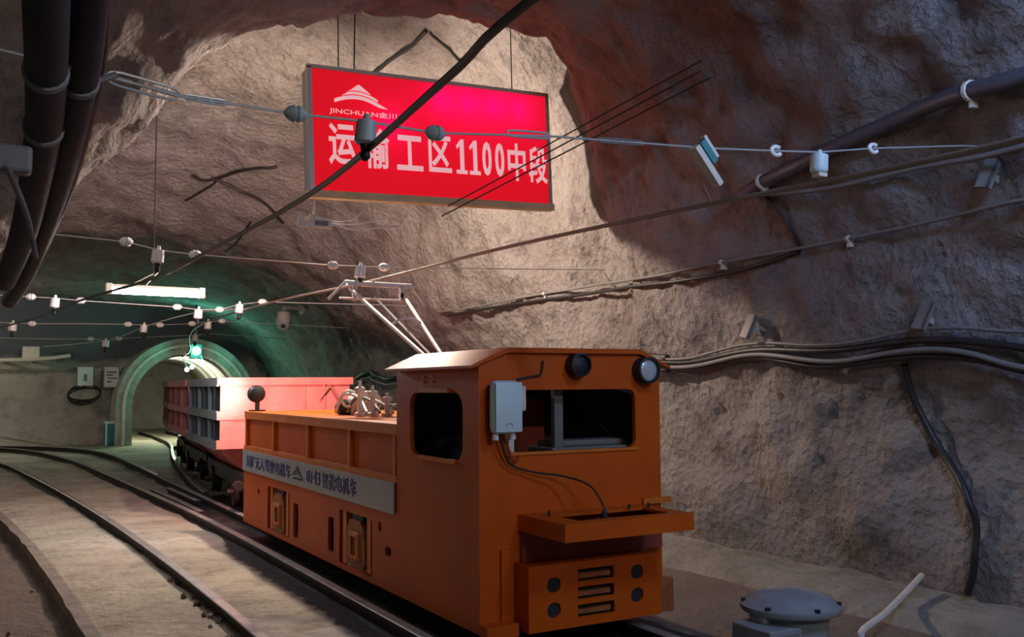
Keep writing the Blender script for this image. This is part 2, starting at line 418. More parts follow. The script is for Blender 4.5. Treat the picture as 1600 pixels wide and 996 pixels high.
# thick concrete portal ring
t = struct(thing('trim_3', (PC, UB-1.4, 0), 'pale concrete arch ring around the mouth of the small tunnel', 'portal')); del t['category']
o2, i2 = arch(PR_+.42, zf=0, c=0), arch(PR_, zf=0, c=0); mb = MB(); n = len(o2)
vsn = [(p[0], 0, p[1]) for p in o2]+[(p[0], 0, p[1]) for p in i2]+[(p[0], 1.3, p[1]) for p in o2]+[(p[0], 1.3, p[1]) for p in i2]
vsn = [tuple(Vector(q)+Vector((0, .07*noise.noise(Vector(q)*2), .0))) for q in vsn]
fs = []
for k in range(n-1): fs += [(k, k+1, n+k+1, n+k), (n+k, n+k+1, 3*n+k+1, 3*n+k), (k+1, k, 2*n+k, 2*n+k+1), (2*n+k, 3*n+k, 3*n+k+1, 2*n+k+1)]
mb.add(vsn, fs); mb.build('ring', 'smooth_shotcrete', t)
for j, (dy, rr) in enumerate(((-.02, PR_+.22), (.5, PR_-.02), (1.9, PR_-.03), (3.0, PR_-.03))):
    a_ = [(p[0], dy, p[1]) for p in arch(rr, zf=.02, c=0)]
    MB().tube(a_, .045, 6).build('rib', 'ivory' if j % 2 == 0 else 'cable_grey', t, smooth=True)

# ------------------------------------------------------------------ floor
def edge_v(u): return .70-.0052*max(0, u-5)**2 if u < 16 else .70-.0052*121-.15*(u-16)
def fz(v, u):
    z = .012*noise.fractal(Vector((v*1.6, u*1.6, 0)), 1, 2, 4)+.02*noise.noise(Vector((v*.4, u*.4, 5)))
    e = edge_v(u)
    if v < e: z -= .10*min(1, (e-v)/.05); z += .025*noise.fractal(Vector((v*3, u*3, 2)), 1, 2, 3)
    return z
vsx = [-9.5+i*.35 for i in range(26)]
x = -.4
while x < 6.9: vsx.append(x); x += .055
while x < 9: vsx.append(x); x += .3
usy = []; y = -6.2
while y < 30: usy.append(y); y += .3 if y < 2.5 else .085 if y < 14 else .2
while y < 40: usy.append(y); y += .6
mb = MB(); nx = len(vsx)
mb.add([(a, b, fz(a, b)) for b in usy for a in vsx], [])
for j in range(len(usy)-1):
    for i in range(nx-1):
        mb.cur = 0
        mb.f.append([j*nx+i, j*nx+i+1, (j+1)*nx+i+1, (j+1)*nx+i]); mb.mi.append(mb.cur)
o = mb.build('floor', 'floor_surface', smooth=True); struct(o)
def ramp(a, b, x): return max(0.0, min(1.0, (x-a)/(b-a)))
am = o.data.attributes.new('mud', 'FLOAT', 'POINT'); ao = o.data.attributes.new('oil_shade', 'FLOAT', 'POINT')
for i, q in enumerate(o.data.vertices):
    x_, y_ = q.co.x, q.co.y; le = 2.13+.33*ramp(9.2, 10.8, y_); e_ = edge_v(y_)
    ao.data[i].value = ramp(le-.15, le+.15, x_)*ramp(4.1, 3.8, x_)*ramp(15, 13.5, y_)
    am.data[i].value = max(ramp(e_+.03, e_-.03, x_), ramp(3.8, 4.1, x_)*ramp(13, 11, y_))
# slab edge kerb at the left track
mb = MB(); pts = [Vector((edge_v(u_), u_, 0)) for u_ in [3.5+.25*i for i in range(60)]]
for i in range(len(pts)-1):
    a, b = pts[i], pts[i+1]; jx = .012*noise.noise(a*3); jx2 = .012*noise.noise(b*3)
    mb.add([(a.x-.035+jx, a.y, -.12), (a.x+.055, a.y, -.12), (a.x+.055, a.y, .026+jx), (a.x-.035+jx, a.y, .026+jx),
            (b.x-.035+jx2, b.y, -.12), (b.x+.055, b.y, -.12), (b.x+.055, b.y, .026+jx2), (b.x-.035+jx2, b.y, .026+jx2)],
           [(0,4,7,3),(3,7,6,2),(2,6,5,1)])
mat('kerb', (.26, .22, .18), .8, var=.4, vscale=6, bump=.4, bscale=20)
struct(mb.build('trim_1', 'kerb'))
# footing ledge along the right wall
mb = MB(); K = 60; prof = [(5.12, -.06), (5.22, .07), (5.32, .11), (5.65, .13), (6.1, .14)]; vsn = []
for j in range(K+1):
    u_ = 1.0+j*.2
    for (a, z) in prof:
        q = Vector((a, u_, z)); vsn.append((a+.10*noise.noise(q*.8), u_, z+.05*noise.fractal(q*1.7, 1, 2, 3)))
n = len(prof); mb.add(vsn, [(j*n+k, j*n+k+1, (j+1)*n+k+1, (j+1)*n+k) for j in range(K) for k in range(n-1)])
struct(mb.build('trim_2', 'ledge_concrete', smooth=True))

# ------------------------------------------------------------------ rails
RP = [(-.055, 0), (.055, 0), (.055, .012), (.012, .024), (.012, .072), (.036, .080), (.036, .108), (.030, .114), (-.030, .114), (-.036, .108), (-.036, .080), (-.012, .075), (-.012, .024), (-.055, .012)]
def rail(name, pts, label, group=None, base=-.012):
    pts = smooth_line([(p[0], p[1], 0) for p in pts], 8)
    pts = [p for i, p in enumerate(pts) if i == 0 or (p-pts[i-1]).length > 1e-4]
    o0 = pts[0].copy(); mb = MB(); n = len(RP); vsn = []
    for i, p in enumerate(pts):
        t = (pts[min(i+1, len(pts)-1)]-pts[max(i-1, 0)]).normalized(); s = Vector((t.y, -t.x, 0))
        vsn += [p-o0+s*a+Vector((0, 0, base+h)) for a, h in RP]
    mb.add(vsn, [])
    for i in range(len(pts)-1):
        for k in range(n):
            mb.f.append([i*n+k, i*n+(k+1) % n, (i+1)*n+(k+1) % n, (i+1)*n+k]); mb.mi.append(0 if k in (6, 7, 8) else 1)
    mb.f += [list(range(n))[::-1], list(range(len(pts)*n-n, len(pts)*n))]; mb.mi += [1, 1]
    o = mb.build(name, ['rail_steel', 'rail_side'], loc=o0)
    return tag(o, label, 'rail', group)
LB = [(2.34, -4), (2.34, 5), (2.34, 9), (2.30, 11.6), (2.21, 14), (2.08, 17), (1.86, 21), (1.38, 24.6), (.55, 26.9), (-1.2, 28.0)]
LA = [(1.52, -4), (1.52, 5), (1.51, 7), (1.47, 9), (1.37, 11.6), (1.19, 14.6), (.95, 17.7), (.60, 21.2), (0, 23.6), (-1.4, 26)]
rail('rail', LA, 'steel rail of the left track nearest the slab edge kerb')
rail('rail', LB, 'steel rail of the left track nearest the orange locomotive')
rail('rail', [(2.74, -4), (2.74, 6), (2.74, 15.5), (2.76, 19.5), (2.66, 23.2), (2.15, 25.6), (1.1, 27.2), (-.4, 28.1)], 'steel rail under the near side of the locomotive, curving off by the back wall')
rail('rail', [(3.56, -4), (3.56, 6), (3.58, 12), (3.9, 16), (4.6, 21), (5.4, 26), (5.7, 30), (5.8, 34)], 'steel rail under the wall side of the locomotive')
rail('rail', [(2.88, 13.7), (3.10, 16), (3.75, 21), (4.55, 26), (4.85, 30), (4.95, 34)], 'steel rail under the ore cars running into the portal')
rail('guard_rail', [(2.46, 11.9), (2.44, 13.4), (2.38, 15.0)], 'short worn guard rail lying beside the left track', base=-.05)
rail('guard_rail', [(2.62, 12.9), (2.60, 13.8), (2.58, 14.8)], 'short bright check rail end in front of the ore car wheels', base=-.03)

# ------------------------------------------------------------------ locomotive
VL, UF, W, LN = 2.504, 4.8055, 1.284, 5.287
ZB, ZP0, ZP1, ZH, ZE, ZR = .161, .69, .92, 1.294, 1.655, 1.765
YC = 1.195
loco = thing('mine_locomotive', (VL, UF, 0), 'orange electric mine locomotive with a square cab on the right track', 'locomotive')
# side skirts
holes = [(3.65, .20, 4.37, .605), (1.64, .20, 2.33, .605), (3.39, .23, 3.53, .53), (2.46, .25, 2.60, .52), (1.47, .54, 1.52, .61), (1.29, .395, 1.40, .455), (4.66, .49, 4.73, .54)]
for side, (x0, x1) in enumerate(((0, .03), (W-.03, W))):
    MB().plate('x', x0, x1, (YC, ZB, LN, ZP0+.02), holes, .03).build('side_skirt', 'orange_paint', loco)
# underframe
MB().box((.05, .10, .30), (W-.05, LN-.03, .62)).box((.36, 1.2, .16), (W-.36, LN-.4, .32)).build('underframe', 'dark_steel', loco)
# axle boxes with springs
for ya in (1.985, 4.01):
    mb = MB()
    mb.prism([(ya-.20, .26), (ya-.15, .22), (ya+.15, .22), (ya+.20, .26), (ya+.17, .50), (ya+.10, .56), (ya-.10, .56), (ya-.17, .50)], 'x', .0, .12)
    ab = mb.build('axle_box', 'rust_orange', loco)
    mb = MB().box((-.022, ya-.10, .44), (.02, ya+.10, .475), .006).box((-.022, ya-.10, .275), (.02, ya+.10, .30), .006)
    for s_ in (-.07, .07): mb.box((-.016, ya+s_-.012, .29), (.02, ya+s_+.012, .45))
    mb.build('cover_frame', 'orange_edge', ab)
    for s_ in (-.06, 0, .06): MB().lathe([(.014, 0), (.014, .014)], (-.03, ya+s_, .287), (1, 0, 0), 8).build('bolt', 'orange_edge', ab)
    for s_ in (-.255, .255):
        MB().box((.01, ya+s_-.035, .21), (.05, ya+s_+.035, .60)).build('guide', 'orange_edge', loco)
    MB().tube([(.03, ya-.30, .245), (.02, ya-.12, .20), (.02, ya+.12, .20), (.03, ya+.30, .245)], .014, 6).build('tie_bar', 'orange_edge', loco)
    MB().box((.02, ya-.11, .545), (.10, ya+.11, .60)).build('spring_seat', 'dark_steel', loco)
    for xw in (.21, W-.29):
        MB().lathe([(.33, 0), (.365, .0), (.365, .025), (.335, .03), (.33, .10), (.22, .10), (.20, .06), (.07, .06), (.06, .11)], (xw+.005, ya, .432), (1 if xw < .6 else 1, 0, 0), 28).build('wheel', 'dark_steel', loco, smooth=True)
    MB().tube([(.02, ya, .432), (W-.02, ya, .432)], .05, 10).build('axle', 'dark_steel', loco)
# hood
mb = MB().box((.035, YC, ZP1-.04), (W-.035, LN, ZH-.025))
hood = mb.build('hood', 'orange_paint', loco)
MB().box((.0, YC, ZH-.025), (W, LN+.012, ZH), .004).build('hood_top', 'orange_edge', loco)
for yr in (2.15, 3.18, 4.24, LN-.03, 1.26):
    MB().box((.006, yr-.025, ZP1+.02), (.04, yr+.025, ZH-.025)).build('hood_rib', 'orange_edge', hood)
    MB().box((W-.04, yr-.025, ZP1+.02), (W-.006, yr+.025, ZH-.025)).build('hood_rib', 'orange_edge', hood)
MB().box((0, YC, ZH-.075), (.03, LN, ZH-.025)).build('hood_rail', 'orange_edge', hood)
MB().box((-.004, YC, ZP1-.02), (.05, LN, ZP1+.022)).box((W-.05, YC, ZP1-.02), (W+.004, LN, ZP1+.022)).build('side_ledge', 'orange_edge', loco)
MB().box((.02, LN-.03, .3), (W-.02, LN, ZP1)).build('rear_plate', 'orange_paint', loco)
MB().box((.5, LN, .36), (.78, LN+.28, .50)).lathe([(.10, 0), (.10, .05)], (.64, LN+.24, .43), (0, 1, 0), 16).build('rear_coupler', 'dark_steel', loco)
# grey name plate along the side, lettering reads towards the cab
np_ = MB().box((-.016, YC+.02, ZP0), (0, LN-.005, ZP1-.022)).build('name_plate', 'plate_grey', loco)
MB().box((-.005, YC+.02, ZP0-.0), (.02, LN-.005, ZP1-.02)).build('plate_backing', 'orange_paint', loco)
RT, UP = (0, -1, 0), (0, 0, 1)
text_mesh('lettering', '川矿无人驾驶电机车', 'blue_letter', np_, (-.0165, 5.12, .735), RT, UP, 1.55, .125, .006)
text_mesh('lettering', '8143', 'blue_letter', np_, (-.0165, 3.11, .745), RT, UP, .36, .115, .012)
text_mesh('lettering', '智能电机车', 'blue_letter', np_, (-.0165, 2.70, .735), RT, UP, .78, .130, .010)
def logo(parent, m, origin, right, up, wd, ht, stripe, depth=.004):
    "mountain mark: triangle cut by two curved bands, and a swoosh under it"
    origin, right, up = Vector(origin), Vector(right), Vector(up); nn = right.cross(up).normalized()
    def curve(f0, f1, a, b, n=12):
        top = [(a+(b-a)*k/n, f1(a+(b-a)*k/n)) for k in range(n+1)]; bot = [(a+(b-a)*k/n, f0(a+(b-a)*k/n)) for k in range(n+1)]
        return bot, top
    mb = MB()
    def strip(f0, f1, a, b):
        bot, top = curve(f0, f1, a, b); n = len(bot)
        P = lambda p, d: origin+right*(p[0]*wd)+up*(p[1]*ht)+nn*d
        vsn = [P(p, 0) for p in bot]+[P(p, 0) for p in top]+[P(p, depth) for p in bot]+[P(p, depth) for p in top]
        fs = []
        for k in range(n-1):
            fs += [(k, n+k, n+k+1, k+1), (2*n+k, 2*n+k+1, 3*n+k+1, 3*n+k), (k, k+1, 2*n+k+1, 2*n+k), (n+k+1, n+k, 3*n+k, 3*n+k+1)]
        mb.add(vsn, fs)
    tri = lambda x: 1-abs(x-.46)/.46*.86 if x < .46 else 1-(x-.46)/.54*.96
    swo = lambda x: .14+.42*math.sin(math.pi*min(1, x*.9+.08))-.18*x
    strip(lambda x: max(0, swo(x)-.17), swo, 0, 1)
    strip(lambda x: swo(x)+.05, lambda x: max(swo(x)+.06, min(tri(x), swo(x)+.17)), .14, .82)
    strip(lambda x: swo(x)+.22, lambda x: max(swo(x)+.225, tri(x)), .26, .68)
    return mb.build('logo', m, parent)
logo(np_, 'dark_letter', (-.0165, 3.50, .765), RT, UP, .29, .10, None)
text_mesh('lettering', 'JINCHUAN', 'dark_letter', np_, (-.0165, 3.49, .742), RT, UP, .27, .017, .0)
# cab
front_win = (.18, 1.16, 1.095, 1.52); side_win = (.205, 1.105, .975, 1.505)
ft = [(0, ZB), (W, ZB), (W, ZE), (W-.16, ZR-.03), (.16, ZR-.03), (0, ZE)]
mb = MB().plate('y', 0, .03, (0, ZB, W, ZE), [front_win], .055)
mb.prism([(0, ZE), (W, ZE), (W-.16, ZR-.03), (.16, ZR-.03)], 'y', 0, .03)
cabf = mb.build('cab_front', 'orange_paint', loco)
MB().box((.17, -.012, 1.145), (1.10, .0, 1.162)).build('window_sill', 'orange_edge', cabf)
for s_, (x0, x1) in enumerate(((0, .03), (W-.03, W))):
    cs = MB().plate('x', x0, x1, (.03, ZB, YC, ZE), [side_win] if s_ == 0 else [], .10).build('cab_side', 'orange_paint', loco)
    xo = -.02 if s_ == 0 else W
    MB().box((xo, .30, 1.085), (xo+.02, .80, 1.112)).build('window_sill', 'orange_edge', cs)
    MB().box((xo, .38, 1.505), (xo+.02, .78, 1.53)).build('window_hood', 'orange_edge', cs)
    for (yy, zz) in ((.62, 1.575), (.62, 1.605), (.75, 1.575), (.75, 1.605)): MB().lathe([(.008, 0), (.008, .012)], (xo+(.012 if s_ else .010), yy, zz), (1, 0, 0), 8).build('bolt', 'white_paint', cs)
mb = MB().plate('y', YC-.03, YC, (.03, ZB, W-.03, ZE), [], .04)
mb.build('cab_back', 'cab_dark', loco)
MB().box((.03, .03, .30), (W-.03, YC-.03, .34)).build('cab_floor', 'cab_dark', loco)
# inner lining, console, seat, post
for a_, b_, z_ in ((.031, .04, 1.08), (W-.04, W-.031, ZE)): MB().box((a_, .031, .34), (b_, YC-.03, z_)).build('cab_lining', 'cab_dark', loco)
MB().box((.55, .10, .34), (1.20, .40, 1.17), .01).box((.60, .19, 1.17), (1.16, .36, 1.205), .008).build('console', 'cab_grey', loco)
MB().box((.585, .13, 1.15), (.645, .17, ZE)).build('cab_post', 'cab_grey', loco)
MB().box((.74, .9, .34), (.98, 1.12, 1.45)).build('cab_cabinet', 'cab_red', loco)
MB().box((.20, .55, .34), (.48, .85, .78), .03).box((.20, .82, .78), (.48, .90, 1.22), .03).build('driver_seat', 'cab_dark', loco)
MB().box((.235, .12, 1.02), (.30, .22, 1.26), .01).tube([(.27, .17, 1.26), (.33, .15, 1.29)], .02, 8).build('controller_handle', 'ivory', loco)
# roof with sloped eaves
rp = [(-.065, ZE-.01), (-.065, ZE+.006), (.17, ZR), (W-.17, ZR), (W+.065, ZE+.006), (W+.065, ZE-.01), (W-.17, ZR-.03), (.17, ZR-.03)]
rf = MB().prism(rp, 'y', -.035, YC+.06).build('cab_roof', 'orange_paint', loco)
MB().box((.30, .25, ZR), (W-.02-.17, .31, ZR+.012)).build('roof_strip', 'cab_red', rf)
# front lamps
def headlamp(x, z, r, glass):
    h = MB().lathe([(r*.55, .05), (r*.95, .03), (r, -.03), (r, -.075), (r*.86, -.078), (r*.8, -.05)], (x, -.01, z), (0, 1, 0), 24).build('headlamp', 'black_rubber', loco, smooth=True)
    MB().lathe([(r*.8, -.056), (r*.55, -.066), (r*.2, -.072)], (x, -.01, z), (0, 1, 0), 20).build('lens', glass, h, smooth=True)
    MB().box((x-.02, -.01, z-r*.6), (x+.02, .004, z+r*.6)).build('bracket', 'black_rubber', h)
headlamp(.645, 1.665, .070, 'black_rubber'); headlamp(1.150, 1.635, .082, 'lens')
# white junction box with glands and wiring
jb = MB().box((.035, -.115, 1.275), (.225, -.035, 1.575), .034).build('junction_box', 'pale_box', loco, smooth=True)
MB().box((.045, -.121, 1.285), (.215, -.112, 1.565), .02).build('lid', 'pale_box', jb, smooth=True)
MB().tube([(.13+.022*math.cos(math.pi*k/8), -.1215, 1.318+.016*math.sin(math.pi*k/8)) for k in range(9)], .003, 5).build('mark', 'plate_grey', jb)
MB().box((.225, -.09, 1.40), (.262, -.04, 1.545), .012).build('bracket', 'ivory', jb)
MB().box((.06, -.04, 1.30), (.20, .0, 1.55)).build('mount', 'dark_steel', jb)
for gx in (.065, .175): MB().lathe([(.016, 0), (.016, -.012), (.020, -.016), (.018, -.036)], (gx, -.075, 1.277), (0, 0, 1), 10).build('gland', 'white_paint', jb, smooth=True)
MB().tube(smooth_line([(.10, -.075, 1.28), (.12, -.06, 1.20), (.18, -.04, 1.10), (.32, -.05, 1.05), (.50, -.10, 1.02), (.60, -.22, .97), (.62, -.33, .86), (.62, -.34, .80)]), .0065, 6).build('cable', 'black_rubber', loco)
for k, dz in enumerate((0, .03)):
    MB().tube(smooth_line([(.12+.03*k, -.075, 1.28), (.16, -.05, 1.20-dz), (.20+.03*k, -.02, 1.14-dz), (.24+.02*k, .01, 1.165)]), .006, 6).build('cable', 'cab_red', loco)
MB().tube(smooth_line([(.24, -.01, 1.58), (.36, -.012, 1.60), (.40, -.012, 1.605), (.415, -.012, 1.64), (.42, -.012, 1.69)]), .007, 6).build('cable', 'cab_dark', loco)
# open tray on the front
tr_ = MB()
tr_.box((.265, -.485, .718), (1.11, -.0, .735)).box((.25, -.50, .715), (1.125, -.485, .81)).box((.25, -.485, .715), (.265, 0, .81)).box((1.11, -.485, .715), (1.125, 0, .81))
tr_.box((.265, -.485, .795), (1.11, -.40, .809)).box((.265, -.14, .795), (1.11, 0, .809)).box((.265, -.40, .795), (.40, -.14, .809)).box((1.03, -.40, .795), (1.11, -.14, .809))
tray = tr_.build('front_tray', 'orange_paint', loco)
MB().box((.30, -.44, .736), (1.08, -.10, .76)).build('tray_liner', 'cab_dark', tray)
MB().box((.56, -.36, .76), (.68, -.30, .80)).lathe([(.018, 0), (.018, .03), (.010, .045)], (.62, -.335, .80), (0, 0, 1), 10).build('sensor', 'black_rubber', tray)
for xx in (.36, .92, 1.06): MB().lathe([(.008, 0), (.008, .03)], (xx, -.16, .81), (0, 0, 1), 8).build('stud', 'dark_steel', tray)
MB().box((1.13, -.03, .81), (W+.06, .0, .845)).build('bracket', 'orange_edge', tray)
# lower front box (buffer housing) with lamp holes and louvres
bx0, bx1, by = .22, 1.14, -.165
lh = []
for (hx, hz) in ((.385, .425), (.385, .285), (.965, .44), (.965, .305)): lh.append((hx-.045, hz-.042, hx+.045, hz+.042))
sl = [(.545, .425, .80, .495, .008), (.545, .325, .80, .395, .008), (.545, .225, .80, .295, .008)]
bx = MB().plate('y', by, by+.02, (bx0, .175, bx1, .54), lh+sl, .06)
bx.box((bx0, by+.02, .175), (bx0+.015, 0, .54)).box((bx1-.015, by+.02, .175), (bx1, 0, .54)).box((bx0+.015, by+.02, .525), (bx1-.015, 0, .539)).box((bx0+.015, by+.02, .176), (bx1-.015, 0, .19))
bh = bx.build('buffer_housing', 'orange_paint', loco)
MB().box((bx0+.02, by+.06, .19), (bx1-.02, by+.08, .525)).build('inner_plate', 'cab_dark', bh)
for (a, b, c, d, _r) in sl: MB().box((a+.01, by+.025, b+.012), (c-.01, by+.05, b+.04)).build('louvre', 'rust_orange', bh)
for (a, b, c, d) in lh: MB().lathe([(.043, 0), (.046, .03), (.01, .034)], ((a+c)/2, by+.012, (b+d)/2), (0, 1, 0), 18).build('lamp_recess', 'black_rubber', bh, smooth=True)
MB().box((-.0, -.09, ZB-.01), (.20, 0, ZB+.06)).box((.13, -.02, ZB), (.19, 0, .62)).build('step', 'orange_paint', loco)
MB().box((.26, -.03, .54), (W-.02, 0, .70)).build('buffer_beam', 'cab_red', loco)
MB().box((W-.13, -.02, .14), (W+.07, .06, .34)).build('corner_foot', 'rust_orange', loco)
# pantograph
px_, py_ = .50, 1.60
MB().box((px_-.14, py_-.15, ZH), (px_+.26, py_+.25, ZH+.05)).box((px_-.03, py_-.03, ZH), (px_+.03, py_+.03, 1.74)).box((px_+.05, py_-.03, ZH), (px_+.11, py_+.03, 1.74)).box((px_-.06, py_-.025, 1.72), (px_+.14, py_+.025, 1.76)).build('pantograph_stand', 'white_paint', loco)
pl, pr_ = (2.935-VL, 6.45-UF, 1.75), (3.075-VL, 6.45-UF, 1.745)
bl, br = (2.93-VL, 8.10-UF, 2.42), (3.47-VL, 8.08-UF, 2.395)
pan = MB().tube([pl, bl], .016, 8).tube([pr_, (3.44-VL, 8.06-UF, 2.36)], .016, 8).build('pantograph', 'white_paint', loco, smooth=True)
mid = (3.0-VL, 6.45-UF, 1.74)
MB().tube([mid, (3.13-VL, 8.0-UF, 2.34)], .009, 6).build('tension_rod', 'steel_wire', pan)
A_, B_ = Vector(pl).lerp(Vector(bl), .42), Vector(pr_).lerp(Vector((3.44-VL, 8.06-UF, 2.36)), .52)
MB().tube(smooth_line([A_, A_.lerp(B_, .3)+Vector((0, 0, .05)), A_.lerp(B_, .7)+Vector((0, 0, .045)), B_]), .011, 6).build('brace', 'white_paint', pan)
zc = 2.475
MB().tube([(2.73-VL, 8.10-UF, zc-.16), (2.885-VL, 8.10-UF, zc+.006), (3.52-VL, 8.10-UF, zc), (3.66-VL, 8.10-UF, zc-.19)], .013, 8).build('collector_bow', 'white_paint', pan, smooth=True)
MB().box((2.90-VL, 8.07-UF, zc-.03), (3.50-VL, 8.13-UF, zc)).build('carbon_strip', 'white_paint', pan)
MB().tube([(2.83-VL, 8.09-UF, 2.33), (3.45-VL, 8.06-UF, 2.325)], .011, 6).build('cross_bar', 'white_paint', pan)
for xx in (2.95, 3.40): MB().box((xx-VL, 8.06-UF, 2.31), (xx+.035-VL, 8.10-UF, zc), .006).lathe([(.026, 0), (.026, .03)], (xx+.017-VL, 8.06-UF, 2.37), (0, 1, 0), 10).build('bow_hinge', 'ivory', pan)
# compressor and valves on the hood, behind the cab
eq = MB().lathe([(.03, 0), (.10, .02), (.10, .34), (.03, .36)], (.50, 2.95, 1.41), (0, 1, 0), 18).build('compressor', 'white_paint', loco, smooth=True)
for yy in (3.0, 3.22): MB().box((.42, yy-.025, ZH), (.58, yy+.025, 1.34)).build('foot', 'white_paint', eq)
MB().lathe([(.055, 0), (.075, .02), (.075, .12), (.05, .14), (.05, .16), (.02, .18)], (.40, 3.42, 1.36), (0, -1, 0), 16).build('motor', 'dark_steel', eq, smooth=True)
for (xx, yy, h) in ((.42, 2.72, .26), (.50, 2.60, .20), (.36, 2.86, .30)):
    MB().lathe([(.045, 0), (.045, .03), (.02, .04), (.02, h*.6), (.04, h*.65), (.045, h*.8), (.015, h*.85), (.015, h)], (xx, yy, ZH), (0, 0, 1), 12).build('valve', 'white_paint', loco, smooth=True)
for k in range(5):
    a = .30+.06*k
    MB().tube(smooth_line([(a, 3.30-.14*k, 1.32), (a+.04, 3.2-.15*k, 1.47-.02*k), (a+.10, 3.0-.15*k, 1.45-.03*k), (a+.08, 2.75-.14*k, 1.33)]), .014, 6).build('air_pipe', 'white_paint' if k % 2 == 0 else 'cable_grey', loco, smooth=True)
pts = [(.36+.07*math.cos(k*math.pi/10), 3.12, 1.44+.07*math.sin(k*math.pi/10)) for k in range(21)]
MB().tube(pts, .012, 6).build('handwheel', 'white_paint', loco, smooth=True)
MB().box((.22, YC, 1.40), (.60, YC+.18, 1.62)).build('resistor_box', 'orange_edge', loco)
for k in range(2): MB().box((.20, YC, 1.59+.035*k), (.62, YC+.20, 1.612+.035*k)).build('resistor_slat', 'ivory', loco)
# rear marker lamp throwing red light on the first ore car
ml = MB().lathe([(.03, -.05), (.075, -.03), (.09, .02), (.09, .07), (.07, .072)], (.105, LN-.10, 1.475), (0, 1, 0), 24).build('marker_lamp', 'dark_steel', loco, smooth=True)
mb = MB(); mb.lathe([(.068, .05), (.04, .065), (.01, .07)], (.105, LN-.10, 1.475), (0, 1, 0), 20).build('lens', 'red_lens', ml)
MB().box((.085, LN-.12, ZH), (.125, LN-.08, 1.40)).box((.03, LN-.15, ZH), (.18, LN-.05, ZH+.015)).build('stalk', 'dark_steel', ml)
sp_ = point_light('marker_light', (.02, LN+.02, 1.50), 150, (1.0, .33, .30), .03, loco, 'SPOT', spot_size=2.6, spot_blend=.9)
sp_.rotation_euler = (math.radians(90), 0, math.radians(-14))
sp2 = point_light('marker_beam', (.06, LN+.02, 1.49), 170, (1.0, .55, .5), .03, loco, 'SPOT', spot_size=.75, spot_blend=1.0)
sp2.rotation_euler = (math.radians(90), 0, math.radians(4))

# ------------------------------------------------------------------ ore cars
def ore_car(loc, yaw, label, end_m, side_m, band_m, Lc=3.05):
    Wc = 1.57
    t = thing('ore_car', loc, label, 'ore car', 'ore cars behind the locomotive', -yaw)
    z0, z1 = .84, 1.655
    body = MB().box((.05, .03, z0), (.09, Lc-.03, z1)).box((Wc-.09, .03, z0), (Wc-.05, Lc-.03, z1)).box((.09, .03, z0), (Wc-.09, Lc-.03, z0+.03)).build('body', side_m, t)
    for e, yy in enumerate((0, Lc-.04)):
        ep = MB().box((.03, yy, z0), (Wc-.03, yy+.04, z1)).build('end_plate', end_m, t)
        yo = yy-.025 if e == 0 else yy+.04
        for zz, hh in ((z1-.085, .085), (z0+.33, .095), (z0, .10)):
            MB().box((-.01, yo, zz), (Wc+.01, yo+.028, zz+hh)).build('band', end_m, ep)
        for xx in (.42, .98, 1.22): MB().box((xx, yo+.005, z0+.42), (xx+.018, yo+.026, z1-.085)).build('seam', end_m, ep)
    for xs in (-.01, Wc-.045):
        for zz, hh in ((z1-.10, .10), (z0+.33, .10), (z0-.02, .10)):
            MB().box((xs, .04, zz), (xs+.055, Lc-.04, zz+hh)).build('side_band', band_m, t)
        for k in range(6):
            yy = .28+k*.50
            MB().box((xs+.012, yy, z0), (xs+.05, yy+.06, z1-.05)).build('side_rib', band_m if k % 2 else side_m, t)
    # hopper bottom
    MB().add([(.06, .03, z0), (Wc-.06, .03, z0), (Wc-.06, Lc-.03, z0), (.06, Lc-.03, z0), (.40, .45, .52), (Wc-.40, .45, .52), (Wc-.40, Lc-.45, .52), (.40, Lc-.45, .52)],
             [(0,1,5,4),(1,2,6,5),(2,3,7,6),(3,0,4,7),(4,5,6,7)]).build('hopper', end_m, t)
    # solid heap of ore inside
    MB().box((.09, .05, 1.30), (Wc-.09, Lc-.05, 1.42)).build('load', 'floor_mud', t)
    MB().box((.30, -.05, .36), (.42, Lc+.05, .54)).box((Wc-.42, -.05, .36), (Wc-.30, Lc+.05, .54)).box((.42, .0, .36), (Wc-.42, .1, .54)).box((.42, Lc-.1, .36), (Wc-.42, Lc, .54)).build('chassis', 'dark_steel', t)
    for yy in (.55, Lc-.55):
        for xw, d in ((.36, -1), (Wc-.36, 1)):
            MB().lathe([(.20, -.03), (.20, .0), (.175, .005), (.17, .09), (.05, .09), (.04, .13)], (xw, yy, .292), (d, 0, 0), 22).build('wheel', 'dark_steel', t, smooth=True)
        MB().tube([(.2, yy, .292), (Wc-.2, yy, .292)], .04, 8).build('axle', 'dark_steel', t)
    MB().box((Wc/2-.08, -.24, .37), (Wc/2+.08, 0, .50)).build('coupler', 'dark_steel', t)
    MB().lathe([(.055, 0), (.065, .015), (.065, .04), (.03, .05)], (.22, -.16, .42), (0, 1, 0), 18).tube([(.22, -.12, .42), (.22, .1, .42)], .03, 8).build('buffer', 'dark_steel', t, smooth=True)
    return t
c1 = ore_car((2.47, 11.20, 0), math.radians(4.6), 'ore car coupled right behind the orange locomotive, red end plate and dark ribbed side', 'car_red', 'car_side_shaded', 'car_band')
# loose strap marks on the first car's end plate
mk = MB().tube([(1.18, -.03, 1.40), (1.30, -.03, 1.55), (1.42, -.03, 1.36)], .012, 6).build('strap', 'car_rust', c1)
c2 = ore_car((2.79, 14.75, 0), math.radians(5.2), 'second ore car, rusty red, behind the dark ribbed ore car', 'car_rust', 'car_rust', 'car_red')
c3 = ore_car((3.14, 18.3, 0), math.radians(8.2), 'third ore car, rusty red, nearest the tunnel portal', 'car_rust', 'car_rust', 'car_rust')

